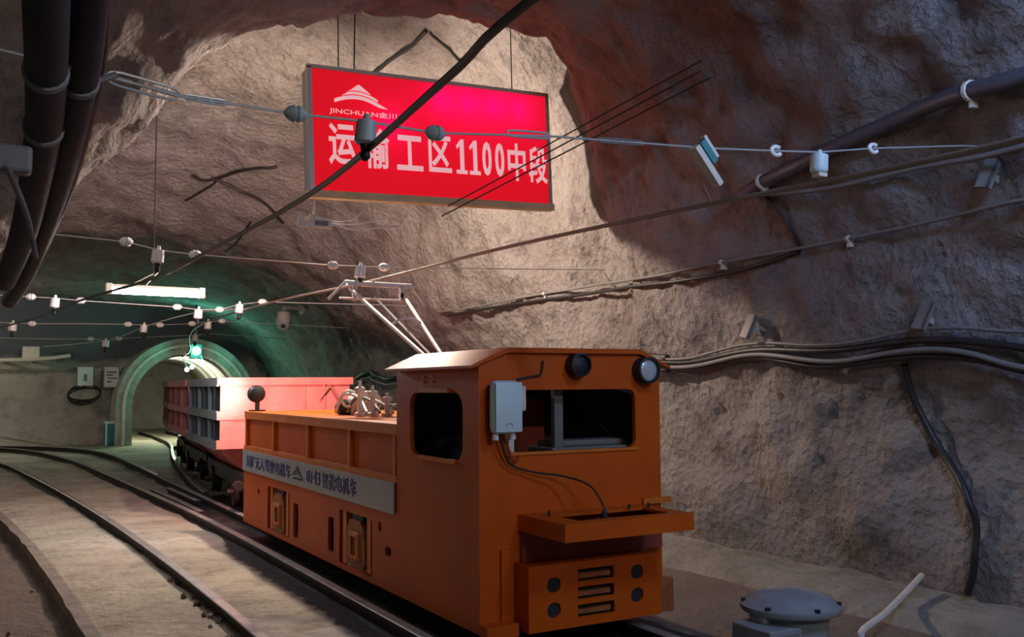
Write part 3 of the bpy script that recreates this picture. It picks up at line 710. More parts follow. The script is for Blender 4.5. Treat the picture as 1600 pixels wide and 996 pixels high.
# ------------------------------------------------------------------ red light-box sign
SG = thing('lightbox_sign', (2.55, 8.0, 3.25), 'red back-lit sign with white Chinese lettering hung under the roof', 'sign')
SG.rotation_euler = (0, math.radians(-2.1), 0)
SW, SH, SD = 2.43, 1.10, .22
MB().box((0, SD-.01, 0), (SW, SD, SH)).box((0, .015, 0), (.012, SD, SH)).box((SW-.012, .015, 0), (SW, SD, SH)).box((0, .015, SH-.012), (SW, SD, SH)).box((0, .015, 0), (SW, SD, .012)).build('case', 'sign_back', SG)
MB().box((-.03, -.02, 0), (.012, .02, SH)).box((SW-.012, -.02, 0), (SW+.02, .02, SH)).box((-.03, -.02, SH-.012), (SW+.02, .02, SH+.02)).build('frame', 'sign_frame', SG)
MB().box((-.05, -.05, -.065), (SW+.02, .05, .0)).build('bottom_rail', 'sign_wood', SG)
film = MB().add([(.012, .004, .0), (SW-.012, .004, 0), (SW-.012, .004, SH-.012), (.012, .004, SH-.012)], [(0, 1, 2, 3)]).build('film', 'sign_film', SG)
RX = (1, 0, 0)
logo(SG, 'sign_letter', (.22, .0, .79), RX, UP, .50, .20, None)
text_mesh('lettering', 'JINCHUAN金川', 'sign_letter', SG, (.17, .0, .695), RX, UP, .64, .062, 0)
SX = .155
ONE = [(0, 0), (1, 0), (1, .11), (.72, .11), (.72, 1), (.44, 1), (0, .80), (.10, .72), (.36, .82), (.36, .11), (0, .11)]
def numeral_one(x0, wd, z0, hh):
    MB().prism([(x0+a*wd, z0+b*hh) for a, b in ONE], 'y', -.004, 0).build('lettering', 'sign_letter', SG)
numeral_one(1.405, .115, .245, .33); numeral_one(1.545, .115, .245, .33)
for ch, x0, wd, z0, hh in (('运', .155, .255, .245, .37), ('输', .475, .255, .235, .37), ('工', .80, .26, .24, .325), ('区', 1.12, .235, .245, .345), ('0', 1.685, .10, .245, .33), ('0', 1.825, .10, .245, .33), ('中', 1.965, .20, .215, .37), ('段', 2.20, .215, .205, .37)):
    text_mesh('lettering', ch, 'sign_letter', SG, (x0, .0, z0), RX, UP, wd, hh, .028 if ch in '10' else .020)
for k in range(4): point_light('sign_tube', (1.28+.28*k, .13, SH-.17), 1.15, (1.0, .35, .75), .05, SG)
point_light('sign_tube', (.75, .13, SH-.45), 1.2, (1.0, .6, .6), .06, SG)
for xx in (.3, 2.1): MB().tube([(xx, .1, SH), (xx+.05, .15, SH+1.25)], .006, 6).build('hanger', 'cable_black', SG)
# little terminal board with loose wires under the sign
tb = thing('terminal_board', (2.42, 8.0, 2.93), 'small ivory terminal board with loose wires under the red sign', 'terminal board')
MB().box((0, 0, .0), (.31, .03, .085)).box((.02, -.02, .055), (.06, 0, .12)).box((.10, -.02, .055), (.14, 0, .11)).build('board', 'ivory', tb)
MB().box((.15, -.012, .02), (.27, 0, .06)).build('slot', 'cable_grey', tb)
MB().tube([(.14, .01, .05), (.15, .01, .36)], .008, 6).build('post', 'ivory', tb)
for k, (ex, ez) in enumerate(((.62, .20), (.82, .13), (.95, .07))):
    MB().tube(smooth_line([(.16+.04*k, 0, .09-.04*k), (.35, 0, .05-.02*k+.02), (.5, 0, .10-.045*k), (ex, .02, ez)]), .007, 6).build('wire', 'white_paint', tb)
# lamp hung behind the sign: lights the vault beyond
bk = thing('vault_lamp', (3.3, 9.05, 3.81), 'bulkhead lamp hanging behind the red sign', 'lamp')
MB().lathe([(.03, .20), (.09, .16), (.11, .06), (.115, .05)], (0, 0, 0), (0, 0, 1), 18).build('housing', 'lamp_body', bk, smooth=True)
MB().lathe([(.10, .05), (.09, -.02), (.05, -.06), (.01, -.07)], (0, 0, 0), (0, 0, 1), 18).build('bulb', 'warm_glow', bk, smooth=True)
MB().tube([(0, 0, .2), (.02, .02, 1.8)], .008, 6).build('cord', 'cable_black', bk)
point_light('vault_light', (0, 0, -.12), 370, (1.0, .80, .66), .06, bk)

# ------------------------------------------------------------------ lamps
def tube_lamp(name, a, b, label, power_mat='tube_glow', tops=None, group=None):
    a, b = Vector(a), Vector(b); t = thing(name, a, label, 'lamp', group); d = b-a
    MB().tube([Vector((0, 0, .05)), d+Vector((0, 0, .05))], .030, 8).build('housing', 'lamp_body', t)
    MB().tube([Vector((0, 0, 0)), d], .026, 10).build('tube', power_mat, t, smooth=True)
    for f in (0, 1): MB().box(d*f-Vector((.035, .035, .035)), d*f+Vector((.035, .035, .085)), .01).build('end_cap', 'lamp_body', t)
    for (f, top) in (tops or [(.2, None), (.8, None)]):
        p = d*f+Vector((0, 0, .07)); q = Vector(top)-a if top else p+Vector((0, 0, roof_z((a+p).x, (a+p).y)-(a+p).z+.08))
        MB().tube([p, q], .006, 5).build('hanger', 'steel_wire', t)
    return t
la, lb = at(170, 455, u=11), at(315, 462, u=11)
hook = at(240, 428, u=11.05)
tl = tube_lamp('tube_lamp', la, lb, 'lit fluorescent tube lamp hanging above the left track', tops=[(.22, hook), (.38, hook+Vector((.05, 0, .02)))])
MB().tube([hook-la, Vector((hook.x, 11.05, roof_z(hook.x, 11.05)+.05))-la], .008, 6).build('drop_cord', 'cable_black', tl)
mat('tube_near', (1, 1, 1), .4, emit=(1.0, .95, .86), estr=185)
mat('tube_blue', (1, 1, 1), .4, emit=(.30, .50, 1.0), estr=290)
tube_lamp('tube_lamp', (1.6, -2.2, 3.6), (3.0, -2.6, 3.6), 'fluorescent tube lamp over the near end of the right track', 'tube_near')
tube_lamp('tube_lamp', (3.3, 1.6, 3.95), (4.0, .6, 3.95), 'cool white tube lamp near the roof over the right wall', 'tube_blue')
mat('fill_far', (1, 1, 1), .4, emit=(1.0, .93, .80), estr=170)
tube_lamp('tube_lamp', (-2.2, 24.6, 3.0), (-1.0, 24.2, 3.0), 'added tube lamp, out of view at the far left, brightening the back wall', 'fill_far')  # unseen lamp, added to brighten the back wall
# green signal lamp over the portal
gl = thing('signal_lamp', (5.22, 26.2, 2.48), 'glowing green signal lamp above the tunnel mouth', 'signal lamp')
MB().box((-.16, .06, -.18), (.16, .16, .22), .02).build('housing', 'dark_steel', gl)
MB().lathe([(.02, -.06), (.09, -.03), (.11, .05)], (0, 0, .03), (0, 1, 0), 18).build('lens', 'green_glow', gl, smooth=True)
MB().box((-.02, .1, .2), (.02, .14, 1.5)).build('stem', 'dark_steel', gl)
point_light('signal_light', (0, -.22, .05), 30, (.06, 1.0, .70), .08, gl)
for k, (px, py) in enumerate(((300, 574), (292, 578), (318, 568))):
    p = at(px, py, u=25.9); t = thing('work_lamp', p, ('small white work lamp under the green signal', 'small white work lamp beside the portal arch', 'small white work lamp right of the green signal')[k], 'lamp')
    MB().lathe([(.02, 0), (.05, .02), (.06, .06), (.03, .10), (.01, .12)], (0, 0, -.05), (0, 0, 1), 12).build('bulb', 'white_glow', t, smooth=True)
    MB().tube([(0, 0, .06), (0, .25, .16), (.03, .9, .42)], .012, 6).build('arm', 'cable_grey', t)
point_light('portal_light', (PC+.3, 29.2, 2.0), 130, (.92, 1.0, .78), .1)

# ------------------------------------------------------------------ overhead line
wl = [(1.05, -3, 2.5), (1.12, 0, 2.5)]+[tuple(at(px, py, z=2.5)) for px, py in ((830, 0), (690, 130), (490, 300), (330, 390), (240, 435), (125, 470), (20, 507))]+[(-.4, 20, 2.52), (-2, 24, 2.55)]
tag(MB().tube(smooth_line(wl, 6), .0135, 8).build('trolley_wire', 'cable_black', smooth=True), 'dark overhead trolley wire strung above the left track', 'wire')
wr = [(3.2, -3, 2.42), (3.15, 0, 2.40)]+[tuple(at(px, py, v=3.15)) for px, py in ((1500, 240), (1080, 325), (785, 388))]+[(3.15, 8.1, 2.50), (3.15, 10.8, 2.56), (3.17, 13.0, 2.58), (3.35, 16.4, 2.6), (3.9, 20.3, 2.6), (4.9, 25.5, 2.45), (5.2, 29, 2.35)]
tag(MB().tube(smooth_line(wr, 6), .0125, 8).build('trolley_wire', 'copper_wire', smooth=True), 'overhead trolley wire that the pantograph touches', 'wire')
wm = [(3.16, 13.0, 2.60), (2.76, 13.9, 2.60), (2.60, 17.2, 2.60), (2.62, 23.0, 2.6), (1.6, 27.0, 2.6)]
tag(MB().tube(smooth_line(wm, 6), .011, 6).build('trolley_wire', 'steel_wire', smooth=True), 'thin crossover trolley wire between the two tracks further in', 'wire')

def egg(mb, c, axis, s=1.0):
    mb.lathe([(.008*s, -.045*s), (.026*s, -.03*s), (.034*s, -.008*s), (.026*s, .0), (.034*s, .008*s), (.026*s, .03*s), (.008*s, .045*s)], c, axis, 12); return mb
def span(pts, eggs, hangs, label, mwire='steel_wire', megg='porcelain', mh='porcelain', s=1.0, wr_=.005):
    pts = [Vector(p) for p in pts]; o0 = pts[0]
    t = thing('span_wire', o0, label, 'span wire')
    MB().tube([p-o0 for p in pts], wr_, 6).build('wire', mwire, t)
    ax = (pts[-1]-pts[0]).normalized()
    for i, e in enumerate(eggs): egg(MB(), Vector(e)-o0, ax, s).build('insulator', megg, t, smooth=True)
    for h in hangs:
        h = Vector(h)-o0
        hb = MB().lathe([(.012*s, .06*s), (.016*s, .035*s), (.040*s, .03*s), (.044*s, -.055*s), (.030*s, -.065*s)], h-Vector((0, 0, .03*s)), (.08, 0, 1), 14).build('hanger_cap', mh, t, smooth=True)
        MB().lathe([(.026*s, 0), (.018*s, -.03*s), (.022*s, -.055*s), (.010*s, -.07*s)], h-Vector((0, 0, .09*s)), (.08, 0, 1), 10).build('clamp', 'dark_steel', hb, smooth=True)
    return t
# nearest span: turnbuckle chain on the left, red sign behind it
S1U = 3.55
p1 = [at(px, py, u=S1U) for px, py in ((165, 118), (280, 150), (462, 178), (572, 190), (680, 208), (860, 213), (1110, 232), (1213, 236), (1280, 238), (1365, 232), (1500, 228))]
lw = wall_x(S1U, 2.9, -1); rw = wall_x(S1U, 2.95, 1)
s1 = span([(lw-.1, S1U, 2.95)]+p1+[(rw+.1, S1U, 2.98)], [p1[2], p1[4]], [p1[3]], 'span wire with turnbuckle and grey hanger passing in front of the red sign', 'steel_wire', 'grey_insulator', 'grey_insulator', 1.0)
o0 = s1.location
def loop(c, ax, ln, wd, r, up=Vector((0, 0, 1))):
    ax = Vector(ax).normalized(); sd = ax.cross(Vector((0, 1, 0))).normalized()
    pts = []
    for k in range(17):
        a = 2*math.pi*k/16; x = math.cos(a); y = math.sin(a)
        pts.append(Vector(c)+ax*(ln/2*math.copysign(abs(x)**.5, x))+sd*(wd/2*math.copysign(abs(y)**.5, y)))
    return pts
ax = p1[1]-p1[0]
MB().tube(loop(p1[0].lerp(p1[1], .5)-o0, ax, .24, .05, .007), .0052, 6).tube([p1[0]-o0-ax*.05, p1[0].lerp(p1[1], .35)-o0], .008, 6).tube([p1[0].lerp(p1[1], .62)-o0, p1[1]-o0], .008, 6).build('turnbuckle', 'steel_wire', s1, smooth=True)
cb_ = MB()
for f in (.12, .22, .32): cb_.tube(loop(p1[1].lerp(p1[2], f)-o0, p1[2]-p1[1], .055, .02, .004), .0045, 6)
cb_.build('chain_link', 'steel_wire', s1, smooth=True)
MB().tube(loop(p1[5].lerp(p1[6], -.12)-o0, p1[6]-p1[5], .22, .028, .005), .005, 6).build('turnbuckle', 'steel_wire', s1, smooth=True)
MB().tube(loop(p1[5].lerp(p1[6], .42)-o0, p1[6]-p1[5], .26, .022, .005), .004, 6).build('turnbuckle', 'cable_grey', s1, smooth=True)
for q in (p1[7], p1[9]):
    MB().tube([Vector(q)-o0+Vector((.034*math.cos(a), 0, .022*math.sin(a))) for a in [math.pi*(.3+1.5*k/12) for k in range(13)]], .011, 8).build('insulator', 'porcelain', s1, smooth=True)
h = at(1280, 256, u=S1U)-o0
hb = MB().lathe([(.010, .075), (.016, .05), (.046, .045), (.048, -.035), (.040, -.05), (.030, -.055)], h, (.1, 0, 1), 14).build('hanger_cap', 'pale_box', s1, smooth=True)
MB().box(h+Vector((-.03, -.03, -.075)), h+Vector((.03, .03, -.05)), .006).build('clamp', 'ivory', hb)
# second span over the pantograph
S2U = 8.10
p2 = [at(px, py, u=S2U) for px, py in ((197, 378), (247, 391), (305, 398), (520, 415), (563, 416), (600, 418), (840, 421))]
lw = wall_x(S2U, 2.75, -1); rw = wall_x(S2U, 2.75, 1)
span([(lw-.1, S2U, 2.78)]+p2+[(rw+.1, S2U, 2.74)], [p2[0], p2[2], p2[3], p2[5]], [p2[1], p2[4]], 'span wire with white insulators over the raised pantograph', s=1.15)
S3U = 12.9
p3 = [at(px, py, u=S3U) for px, py in ((48, 464), (86, 466), (126, 470), (277, 480), (310, 484), (343, 484), (374, 476), (410, 472))]
lw = wall_x(S3U, 2.75, -1); rw = wall_x(S3U, 2.75, 1)
span([(lw-.1, S3U, 2.7)]+p3+[(rw+.1, S3U, 2.72)], [p3[0], p3[2], p3[3], p3[5], p3[7]], [p3[1], p3[4], p3[6]], 'span wire with white insulators just past the fluorescent lamp', s=1.3)
S4U = 16.9
p4 = [at(px, py, u=S4U) for px, py in ((20, 505), (50, 506), (120, 506), (200, 507), (225, 508), (250, 508), (300, 506), (325, 503), (347, 502))]
lw = wall_x(S4U, 2.75, -1); rw = wall_x(S4U, 2.6, 1)
span([(lw-.1, S4U, 2.65)]+p4+[(rw+.1, S4U, 2.62)], [p4[1], p4[3], p4[5], p4[6], p4[8]], [p4[0], p4[4], p4[7]], 'span wire with white insulators in front of the green glow', s=1.4)
S5U = 21.5
p5 = [at(px, py, u=S5U) for px, py in ((80, 530), (142, 530), (165, 532), (186, 529), (305, 524), (330, 522))]
lw = wall_x(S5U, 2.6, -1); rw = wall_x(S5U, 2.6, 1)
span([(lw-.1, S5U, 2.6)]+p5+[(rw+.1, S5U, 2.6)], [p5[1], p5[3]], [p5[2], p5[4]], 'farthest span wire, nearest the back wall notices', s=1.5, wr_=.008)

# small strip lamp hung on the near span, with leads
q = at(1090, 228, u=S1U-.12); q2 = at(1128, 288, u=S1U-.12); d = q2-q
t = thing('strip_fixture', q, 'small tilted ivory strip fixture hanging from the nearest span wire', 'fixture')
nn = d.normalized(); sx = nn.cross(Vector((0, 1, 0))).normalized()
def obox(mb, a, b, sx, w_, dep):
    yv = Vector((0, dep, 0)); return mb.add([a-sx*w_, a+sx*w_, b+sx*w_, b-sx*w_, a-sx*w_+yv, a+sx*w_+yv, b+sx*w_+yv, b-sx*w_+yv], [(0,1,2,3),(4,7,6,5),(0,4,5,1),(1,5,6,2),(2,6,7,3),(3,7,4,0)])
obox(MB(), Vector((0, 0, 0)), d, sx, .016, .05).build('body', 'ivory', t)
k_ = -sx if sx.x < 0 else sx
obox(MB(), k_*.045+d*.0, k_*.045+d*.55, sx, .018, .03).build('green_board', 'green_board', t)
obox(MB(), k_*.072-d*.05, k_*.072+d*.50, sx, .008, .03).build('white_edge', 'white_paint', t)
MB().tube(smooth_line([d, d+Vector((.08, .1, -.045)), d+Vector((.20, .3, -.02)), d+Vector((.32, .5, .12))]), .006, 6).build('lead', 'cable_grey', t)
MB().tube([Vector((.01, .02, .0)), p1[6]-q], .004, 5).build('hook', 'steel_wire', t)

# thin stay wires from the roof down past the sign
for a, b, lab in (((840, 235, 6.9), (1095, 95, 5.4), 'thin dark stay wire ending at the turnbuckle beside the sign'), ((700, 322, 7.6), (1130, 92, 5.3), 'thin dark stay wire crossing the lower right corner of the sign, upper of two'), ((690, 338, 7.6), (1160, 95, 5.2), 'thin dark stay wire crossing the lower right corner of the sign, lower of two')):
    A, B = at(a[0], a[1], u=a[2]), at(b[0], b[1], u=b[2]); d = (B-A)
    hit = BV.ray_cast(B, d.normalized())[0] or B+d*.35
    tag(MB().tube([A, B, hit-d.normalized()*.01], .0065, 5).build('stay_wire', 'cable_black'), lab, 'wire')

# ------------------------------------------------------------------ ducts at the upper left
def hose(pix, r, label, name='wrapped_pipe', m='hose_wrap', extra=(), clamps=()):
    pts = [at(px, py, u=u_) for px, py, u_ in pix]
    if extra: d_ = pts[0]-pts[1]; pts = [pts[0]+d_*4.5, pts[0]+d_*2]+pts
    o0 = Vector(pts[0]); t = thing(name, o0, label, 'pipe')
    sl_ = smooth_line([Vector(p)-o0 for p in pts], 8)
    MB().tube(sl_, r, 14).build('pipe', m, t, smooth=True)
    for f in clamps:
        i = int(f*(len(sl_)-1)); a = sl_[i]; b = sl_[i+1]; dr = (b-a).normalized()
        c_ = MB().lathe([(r*1.0, -.015), (r*1.12, -.013), (r*1.12, .013), (r*1.0, .015)], a, dr, 16).build('strap', 'cable_grey', t, smooth=True)
        sd = dr.cross(Vector((0, 1, 0))).normalized(); sd = sd if sd.x > 0 else -sd
        MB().tube([a+sd*r, a+sd*(r+.05)+Vector((0, 0, .02))], .010, 6).build('strap_end', 'cable_grey', c_)
    return t
hose([(72, 0, 2.45), (72, 100, 2.75), (68, 200, 3.2), (52, 300, 3.9), (32, 380, 4.7), (8, 440, 5.8)], .053, 'thick dark wrapped pipe at the upper left, outer of the pair', extra=[(.45, .6, 2.75), (.33, 1.5, 2.62)], clamps=(.46, .58))
hose([(138, 0, 2.55), (128, 100, 2.85), (110, 200, 3.3), (92, 280, 3.9), (66, 360, 4.7), (38, 430, 5.8), (15, 470, 7.0)], .050, 'thick dark wrapped pipe beside the near span turnbuckle, inner of the pair', extra=[(.62, .6, 2.80), (.48, 1.5, 2.66)], clamps=(.42,))
hose([(166, 0, 2.7), (158, 100, 3.0), (140, 190, 3.4), (112, 290, 4.1), (78, 370, 4.9), (50, 430, 6.0)], .014, 'thin black cable running along the pair of wrapped pipes', name='cable', m='cable_black', extra=[(.70, .8, 2.80)])
hose([(8, 255, 3.0), (28, 300, 3.2), (44, 345, 3.4), (56, 402, 3.6)], .009, 'short frayed grey cable end dangling by the wrapped pipes', name='cable_end', m='cable_grey')
b_ = at(22, 235, u=3.0); t = thing('pipe_bracket', b_, 'dirty grey pipe bracket behind the wrapped pipes', 'bracket')
MB().box((-.06, .05, -.05), (.05, .12, .03), .012).tube([(-.08, .08, .02), (-.25, .2, .10)], .02, 6).build('arm', 'cable_grey', t)

# ------------------------------------------------------------------ pipes and cables on the right wall
def wall_run(pix, r, label, name, m, off=.0, cat='pipe', clips=(), near=None):
    "pix = (px, py, u): point at photograph spot taken to the right wall near Y=u"
    pts = []
    for px, py in pix:
        pts.append((px, py, 0))
    pts = [on_rock(q.x, q.y, r+off) for q in smooth_line(pts, 5)]
    for _ in range(8):
        pts = [pts[0]]+[pts[i-1]*.25+pts[i]*.5+pts[i+1]*.25 for i in range(1, len(pts)-1)]+[pts[-1]]
        for i, p in enumerate(pts):
            q, nq, k_, dist = BV.find_nearest(p)
            if nq.dot(Vector((2.4, q.y, 1.4))-q) < 0: nq = -nq
            dd = (p-q).dot(nq)
            if dd < r*.9+off*.5: pts[i] = p+nq*(r*.9+off*.5-dd)
    o0 = pts[0].copy(); t = thing(name, o0, label, cat)
    sl_ = smooth_line([p-o0 for p in pts], 2)
    if near: sl_ = [Vector(near)-o0]+sl_
    MB().tube(sl_, r, 10).build('run', m, t, smooth=True)
    for f in clips:
        i = min(int(f*(len(sl_)-1)), len(sl_)-2); a = sl_[i]; dr = (sl_[i+1]-sl_[i]).normalized()
        MB().lathe([(r*1.02, -.014), (r+.010, -.012), (r+.010, .012), (r*1.02, .014)], a, dr, 12).box(a+Vector((0, -.012, -r-.045)), a+Vector((.05, .012, -r+.01))).build('clip', 'ivory', t)
    return t, [p+o0 for p in sl_]
wall_run([(1720, 72), (1600, 112), (1520, 140), (1400, 185), (1300, 228), (1225, 268), (1175, 300)], .052, 'thick dark pipe along the upper right wall', 'steel_pipe', 'pipe_blue', .03, clips=(.30, .90))
wall_run([(1720, 196), (1600, 226), (1460, 252), (1330, 282), (1215, 300), (1170, 302)], .018, 'grey conduit along the right wall under the thick pipe', 'conduit', 'cable_grey', .05)
wall_run([(1720, 286), (1600, 312), (1480, 338), (1310, 374), (1230, 390), (1140, 408), (1000, 432), (880, 456), (800, 468), (690, 486)], .013, 'thin conduit with clips running the length of the right wall', 'conduit', 'cable_grey', .03, clips=(.33, .56, .82))
wall_run([(1250, 392), (1150, 425), (1000, 447), (880, 466), (790, 476), (700, 492)], .018, 'black cable sagging below the clipped conduit', 'cable', 'cable_black', .0, 'cable')
wall_run([(1195, 305), (1225, 335), (1243, 362), (1252, 390)], .012, 'short black cable hanging between the two wall conduits', 'cable', 'cable_black', .0, 'cable')
BND = [((1030, 571), (1100, 572), (1180, 549), (1260, 556), (1340, 557), (1440, 541), (1520, 545), (1600, 566), (1720, 590)),
       ((1030, 560), (1100, 556), (1180, 532), (1260, 536), (1340, 531), (1430, 512), (1520, 514), (1600, 516), (1720, 520)),
       ((1030, 565), (1100, 564), (1180, 541), (1260, 546), (1340, 541), (1430, 528), (1520, 532), (1600, 540), (1720, 560)),
       ((1030, 576), (1100, 578), (1180, 556), (1260, 566), (1340, 566), (1440, 551), (1520, 556), (1600, 576), (1720, 600))]
LBL = ['pale grey cable in the wall bundle, resting on the hooks', 'topmost dark cable of the wall bundle', 'middle black cable of the wall bundle', 'lowest black cable of the wall bundle']
for pts, lab, m_, r_ in zip(BND, LBL, ('cable_grey', 'cable_grey', 'cable_black', 'cable_black'), (.019, .013, .024, .022)):
    wall_run(pts, r_, lab, 'cable', m_, .06 if m_ == 'cable_grey' else .03, 'cable')
wall_run([(1415, 568), (1430, 620), (1455, 680), (1495, 735), (1522, 785), (1530, 840), (1526, 885), (1515, 925)], .026, 'dark conduit curving down the right wall to the floor', 'conduit', 'cable_black', .0)
def bracket(px, py, v0, label):
    p = on_rock(px, py, .08); t = thing('angle_bracket', p, label, 'bracket', 'angle brackets on the right wall')
    MB().box((-.02, -.05, -.10), (.02, -.035, .10)).box((-.02, -.05, -.10), (-.005, .04, .10)).build('angle', 'cable_grey', t)
    MB().box((-.01, -.02, -.02), (.14, .01, .02)).build('bolt', 'steel_wire', t)
    t.rotation_euler = (math.radians(10), math.radians(22), 0)
bracket(1183, 506, 5.3, 'dark angle bracket above the cable bundle, nearest the cab')
bracket(1452, 482, 5.3, 'grey angle bracket above the cable bundle, over the curved conduit')
bracket(1563, 268, 5.2, 'grey angle bracket between the thick pipe and the clipped conduit')

# cables along the right wall farther in, behind the locomotive
pts = [Vector((wall_x(u_, 1.72+.1*math.sin(u_*1.1))-.05, u_, 1.74+.07*math.sin(u_*1.9))) for u_ in [7.0+.4*k for k in range(30)]]
tag(MB().tube(smooth_line(pts, 3), .035, 8).build('cable', 'cable_black', smooth=True), 'thick black cable on the wall behind the ore car', 'cable')
pts = [p+Vector((-.03, 0, -.10)) for p in pts]
tag(MB().tube(smooth_line(pts, 3), .02, 8).build('cable', 'cable_grey', smooth=True), 'grey cable below the thick black one behind the ore car', 'cable')

for pts, r_, lab in ((((585, 112), (610, 90), (640, 72), (668, 47)), .022, 'black cable stapled to the vault above the sign'),
        (((672, 50), (690, 66), (705, 78), (722, 98)), .014, 'short black cable at the crown of the vault right of the sign top'),
        (((300, 272), (330, 282), (380, 262), (432, 258)), .022, 'black cable end on the vault left of the sign, upper'),
        (((330, 276), (380, 296), (420, 318), (440, 345)), .020, 'black cable on the vault left of the sign, lower'),
        (((290, 312), (318, 296), (345, 278)), .016, 'short black cable crossing under the upper vault cable'),
        (((392, 345), (375, 372), (352, 392)), .016, 'black cable running down the vault above the fluorescent lamp')):
    wall_run(pts, r_, lab, 'cable', 'cable_black', .004, 'cable')
# dome camera on a wall arm
p = on_rock(474, 481, .04); q = at(443, 492, u=p.y-.15)-p
t = thing('dome_camera', p, 'white dome surveillance camera on a wall arm', 'camera')
MB().box((-.03, -.09, -.11), (.04, .09, .11), .01).build('wall_plate', 'white_paint', t)
MB().tube([(0, 0, .0), (q.x*.55, q.y*.6, .01), (q.x, q.y, .0)], .045, 10).build('arm', 'white_paint', t, smooth=True)
dm = MB().lathe([(.05, .09), (.13, .05), (.145, -.06), (.15, -.16), (.13, -.19)], q, (0, 0, 1), 20).build('housing', 'white_paint', t, smooth=True)
MB().lathe([(.125, -.18), (.12, -.26), (.08, -.33), (.01, -.36)], q, (0, 0, 1), 18).build('dome', 'white_paint', dm, smooth=True)
MB().lathe([(.055, 0), (.05, -.03), (.02, -.035)], q+Vector((-.03, -.09, -.24)), (.2, 1, .1), 14).build('lens', 'black_rubber', dm, smooth=True)

# ------------------------------------------------------------------ things by the back wall
def notice(px0, py0, px1, py1, label, lines):
    a = at(px0, py1, u=27.9); b = at(px1, py0, u=27.9); w_, h_ = b.x-a.x, b.z-a.z
    t = thing('notice_board', a, label, 'notice board')
    MB().box((0, 0, 0), (w_, .04, h_)).build('panel', 'paper', t)
    MB().box((-.03, .03, -.03), (w_+.03, .07, h_+.03)).build('frame', 'cable_grey', t)
    for (x0, z0, x1, z1) in lines: MB().box((w_*x0, -.006, h_*z0), (w_*x1, .0, h_*z1)).build('print', 'paper_ink', t)
    MB().box((w_*.2, .06, h_*.3), (w_*.8, .9, h_*.7)).build('standoff', 'dark_steel', t)
notice(121, 574, 146, 603, 'pale notice board with one symbol on the back wall', [(.40, .30, .60, .62), (.36, .25, .64, .29)])
notice(163, 574, 186, 605, 'white notice board with blue lines of writing near the portal', [(.15, .70, .85, .78), (.12, .55, .6, .63), (.2, .40, .9, .47), (.15, .22, .5, .30)])
pts = []
cc = at(132, 614, u=27.98)
for k in range(60):
    a = 2*math.pi*k/20; pts.append(cc+Vector((.40*math.cos(a), .04*math.sin(k*1.7), .22*math.sin(a)-.05+.06*math.sin(k*.37))))
tag(MB().tube(pts, .03, 6).build('cable_coil', 'cable_black', smooth=True), 'coil of black cable hanging below the pale notice board', 'cable coil')
a = at(165, 692, z=0); a = Vector((at(165, 690, u=27.3).x, 27.3, 0)); wd = at(193, 690, u=27.3).x-a.x
t = thing('equipment_cabinet', a, 'teal equipment cabinet standing beside the portal', 'cabinet')
MB().box((0, 0, .03), (wd, .45, .62), .01).build('body', 'teal_paint', t)
MB().box((-.02, -.02, .60), (wd+.02, .47, .66)).build('top', 'paper', t)
MB().box((.04, -.015, .08), (wd-.04, .0, .57)).build('door', 'teal_paint', t)
MB().box((-.012, -.012, .03), (.03, .02, .62)).build('edge', 'paper', t)
pts = [at(px, py, u=27.5) for px, py in ((-60, 563), (0, 563), (45, 562), (80, 560), (110, 556))]
t = thing('pale_conduit', pts[0], 'pale conduit along the back wall beside the notices', 'conduit')
MB().tube([p-pts[0] for p in pts], .05, 8).build('run', 'ivory', t, smooth=True)
MB().box(pts[2]-pts[0]+Vector((-.15, 0, -.02)), pts[2]-pts[0]+Vector((.25, .2, .34)), .03).build('junction', 'ivory', t)
for k in range(2): MB().box(pts[1+k]-pts[0]+Vector((0, 0, -.03)), pts[1+k]-pts[0]+Vector((.05, .95, .03))).build('standoff', 'cable_grey', t)

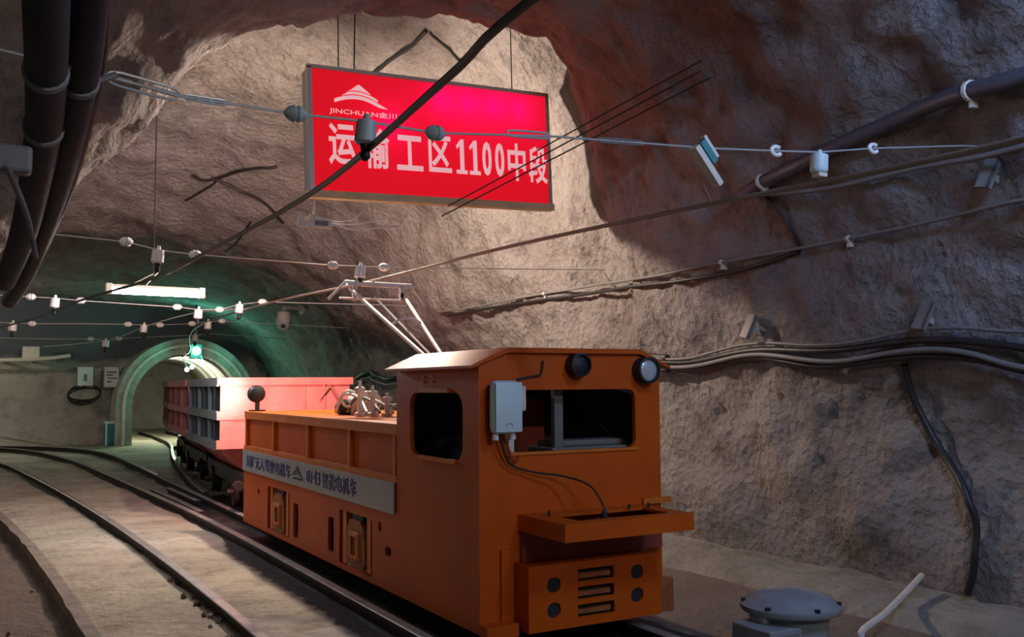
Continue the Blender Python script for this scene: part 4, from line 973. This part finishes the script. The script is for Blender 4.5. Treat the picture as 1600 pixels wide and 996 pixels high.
# ------------------------------------------------------------------ point machine and hose at the right
pm = thing('point_machine', (4.14, 4.08, 0), 'grey round-lidded machine with a square box, on the floor by the right wall', 'machine')
MB().lathe([(.25, 0), (.25, .02), (.215, .04), (.21, .24), (.235, .25)], (0, 0, 0), (0, 0, 1), 30).build('drum', 'point_machine', pm, smooth=True)
ld = MB().lathe([(.275, .25), (.285, .262), (.285, .285), (.26, .292), (.235, .325), (.15, .352), (.03, .36)], (0, 0, 0), (0, 0, 1), 32).build('lid', 'point_machine', pm, smooth=True)
for k in range(6):
    a = k*math.pi/3+.3; MB().lathe([(.016, .28), (.016, .305)], (.262*math.cos(a), .262*math.sin(a), 0), (0, 0, 1), 8).build('bolt', 'dark_steel', ld)
MB().box((-.36, -.20, .03), (-.12, .10, .21), .01).build('motor_box', 'point_machine', pm)
MB().box((-.33, -.206, .06), (-.15, -.2, .18)).build('plate', 'cable_grey', pm)
MB().box((-.27, -.06, .21), (-.15, .06, .27), .01).build('neck', 'point_machine', pm)
MB().tube([(-.30, 0, .06), (-.46, .02, .06)], .02, 8).build('throw_rod', 'steel_wire', pm)
hp = [at(1345, 998, u=3.85), at(1385, 958, u=4.05), at(1420, 922, u=4.25), at(1440, 900, u=4.38)]
hp = [(4.40, 3.45, .03)]+[tuple(p) for p in hp]
tag(MB().tube(smooth_line(hp, 6), .02, 8).build('hose', 'ivory', smooth=True), 'beige hose leaning on the right footing ledge', 'hose')

# rubble on the floor by the left rail and on the mud
for k in range(26):
    if k < 16: p = (1.52+random.uniform(-.14, -.05), random.uniform(5.6, 8.4))
    else: p = (random.uniform(.1, .6), random.uniform(6.4, 11))
    s_ = random.uniform(.012, .03); bm = bmesh.new(); bmesh.ops.create_icosphere(bm, subdivisions=1, radius=s_)
    for q in bm.verts: q.co *= random.uniform(.7, 1.2)
    o = MB().bm(bm).build('pebble', 'floor_mud' if k % 2 else 'kerb', loc=(p[0], p[1], fz(*p)+s_*.5))
    tag(o, 'small loose stone at the foot of the left rail' if k < 16 else 'small loose stone on the muddy strip beside the kerb', 'stone', 'loose stones along the rail' if k < 16 else 'loose stones on the mud')
